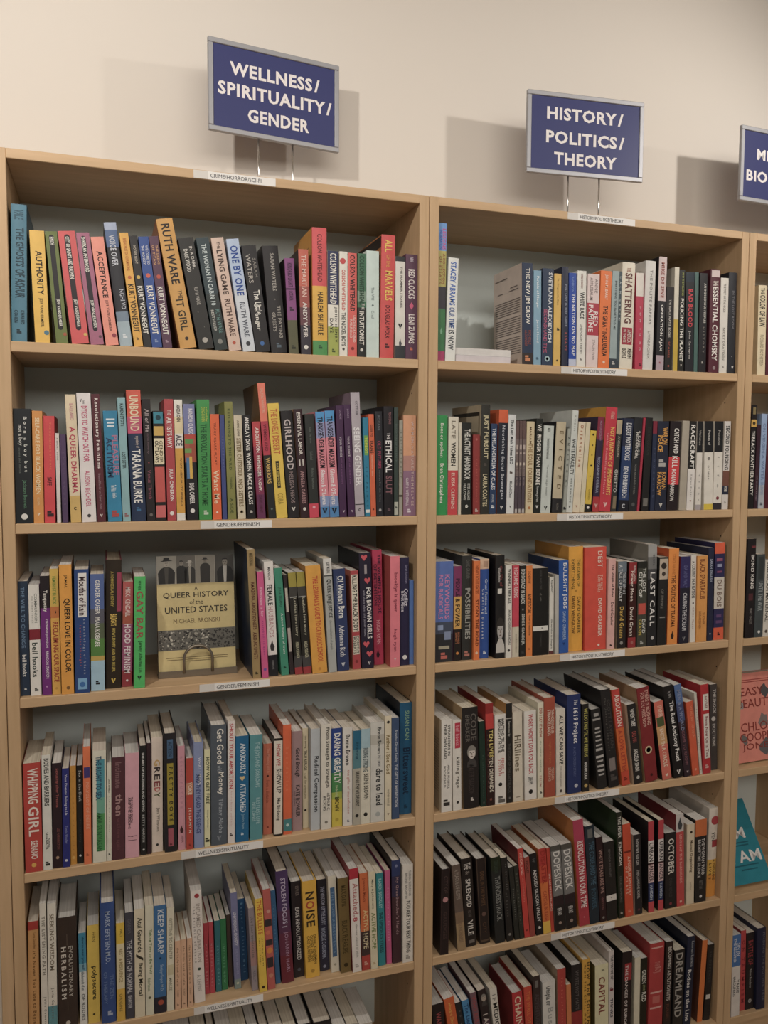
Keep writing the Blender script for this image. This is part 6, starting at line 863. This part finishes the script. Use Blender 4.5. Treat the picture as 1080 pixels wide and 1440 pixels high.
for z in (.2, .195): m.face([(-.06, -.0006, z), (.06, -.0006, z), (.06, -.0006, z+.0018), (-.06, -.0006, z+.0018)], mat('a8443c'))
m.build('title_lettering', r)
# teal book leaning far back, face out
r = thing('book', 'teal face-out book leaning far back, white words i am, fifth shelf, edge bookcase', 'book', (1.692, 0.019, SHZ[4]+.0004+.02*math.sin(math.radians(34))), (math.radians(-34), 0, 0))
slab(r, .131, .2, .02, '1a8a9c', '14707e'); m = MB()
for s, z, hh, x0, x1 in (('I AM', .172, .021, -.064, .0), ('I AM', .118, .026, -.06, .032), ('I AM', .062, .027, -.034, .058)):
    g = glyphs(s, 1.0, .022); m.raw([(x0+u*(x1-x0), -.0006, z+(v-.5)*hh) for u, v in g[0]], g[1], mat('ece8e4'))
for k, (z, L, cx) in enumerate(((.094, .05, .01), (.087, .04, .012), (.04, .085, 0), (.03, .05, .01))):
    m.face([(cx-L/2, -.0004, z), (cx+L/2, -.0004, z), (cx+L/2, -.0004, z+.003), (cx-L/2, -.0004, z+.003)], mat('126070'))
m.build('title_lettering', r)
m = MB(); poly(m, [(-.063, .075), (-.04, .085), (-.03, .125), (-.045, .16), (-.063, .15)], '6a8480', -.0003); m.build('cover_shapes', r)
be = thing('bookend', 'dark metal easel under the back-leaning teal book, edge bookcase', 'bookend', (1.692, 0.05, SHZ[4]))
m = MB(); m.bbox_((-.04, 0, .0003), (.04, .14, .0015), BRONZE, .0004); m.build('tray', be)
m = MB(); m.tube([(-.03, .12, .001), (-.03, .118, .085), (.03, .118, .085), (.03, .12, .001)], .002, BRONZE, 8); m.build('wire_arch', be, True)

# ------------------------------------------------------------------ category signs standing on the bookcases
def sign(x, y, z, rz, w, h, lines, label, rods):
    r = thing('shelf_sign', label, 'sign', (x, y, T), (0, 0, rz), 'blue category signs on the bookcases')
    z0 = z-T
    fw = .0105
    m = MB()
    for a, b in (((-w/2, -.004, z0), (w/2, .004, z0+fw)), ((-w/2, -.004, z0+h-fw), (w/2, .004, z0+h)), ((-w/2, -.004, z0+fw), (-w/2+fw, .004, z0+h-fw)), ((w/2-fw, -.004, z0+fw), (w/2, .004, z0+h-fw))):
        m.bbox_(a, b, STEEL, .0012)
    m.build('frame', r)
    m = MB(); m.box((-w/2+fw, -.0012, z0+fw), (w/2-fw, .003, z0+h-fw), SIGNBLUE); p = m.build('panel', r)
    m = MB(); iw, ih = w-2*fw, h-2*fw
    for s, a, b, v, hh in lines:
        g = glyphs(s, 1.0, .034)
        L = (b-a)*iw; m.raw([(-iw/2+a*iw+u*L, -.0016, z0+fw+(1-v)*ih+(vv-.5)*hh*ih) for u, vv in g[0]], g[1], SIGNWHITE)
    m.build('lettering', p)
    for xr in rods:
        m = MB(); m.tube([(xr, .0, .003), (xr, .0, z0+.004)], .0021, CHROME, 10); m.tube([(xr, .0, .003), (xr, .0, .02)], .0032, CHROME, 10); m.build('rod', r, True)
    m = MB(); c = sum(rods)/2; m.bbox_((c-.075, -.035, .0002), (c+.075, .035, .003), STEEL, .0008); m.build('base_plate', r)
sign(.5255, .1845, 2.1555, math.atan2(.039, .2845), .287, .183,
     (('WELLNESS /', .13, .87, .26, .165), ('SPIRITUALITY /', .035, .975, .52, .165), ('GENDER', .27, .78, .80, .165)), 'blue wellness, spirituality, gender sign in silver frame above left bookcase', (-.038, .037))
sign(1.2415, .1325, 2.145, math.atan2(-.025, .294), .295, .183,
     (('HISTORY /', .14, .845, .22, .175), ('POLITICS /', .135, .86, .545, .175), ('THEORY', .21, .79, .835, .175)), 'blue history, politics, theory sign in silver frame above right bookcase', (-.043, .036))
sign(1.822, .137, 2.137, math.radians(4), .287, .182,
     (('MEMOIR /', .165, .83, .33, .17), ('BIOGRAPHY', .04, .96, .665, .17)), 'blue sign cut off by the right edge, letters ME over BIO', (-.038, .037))
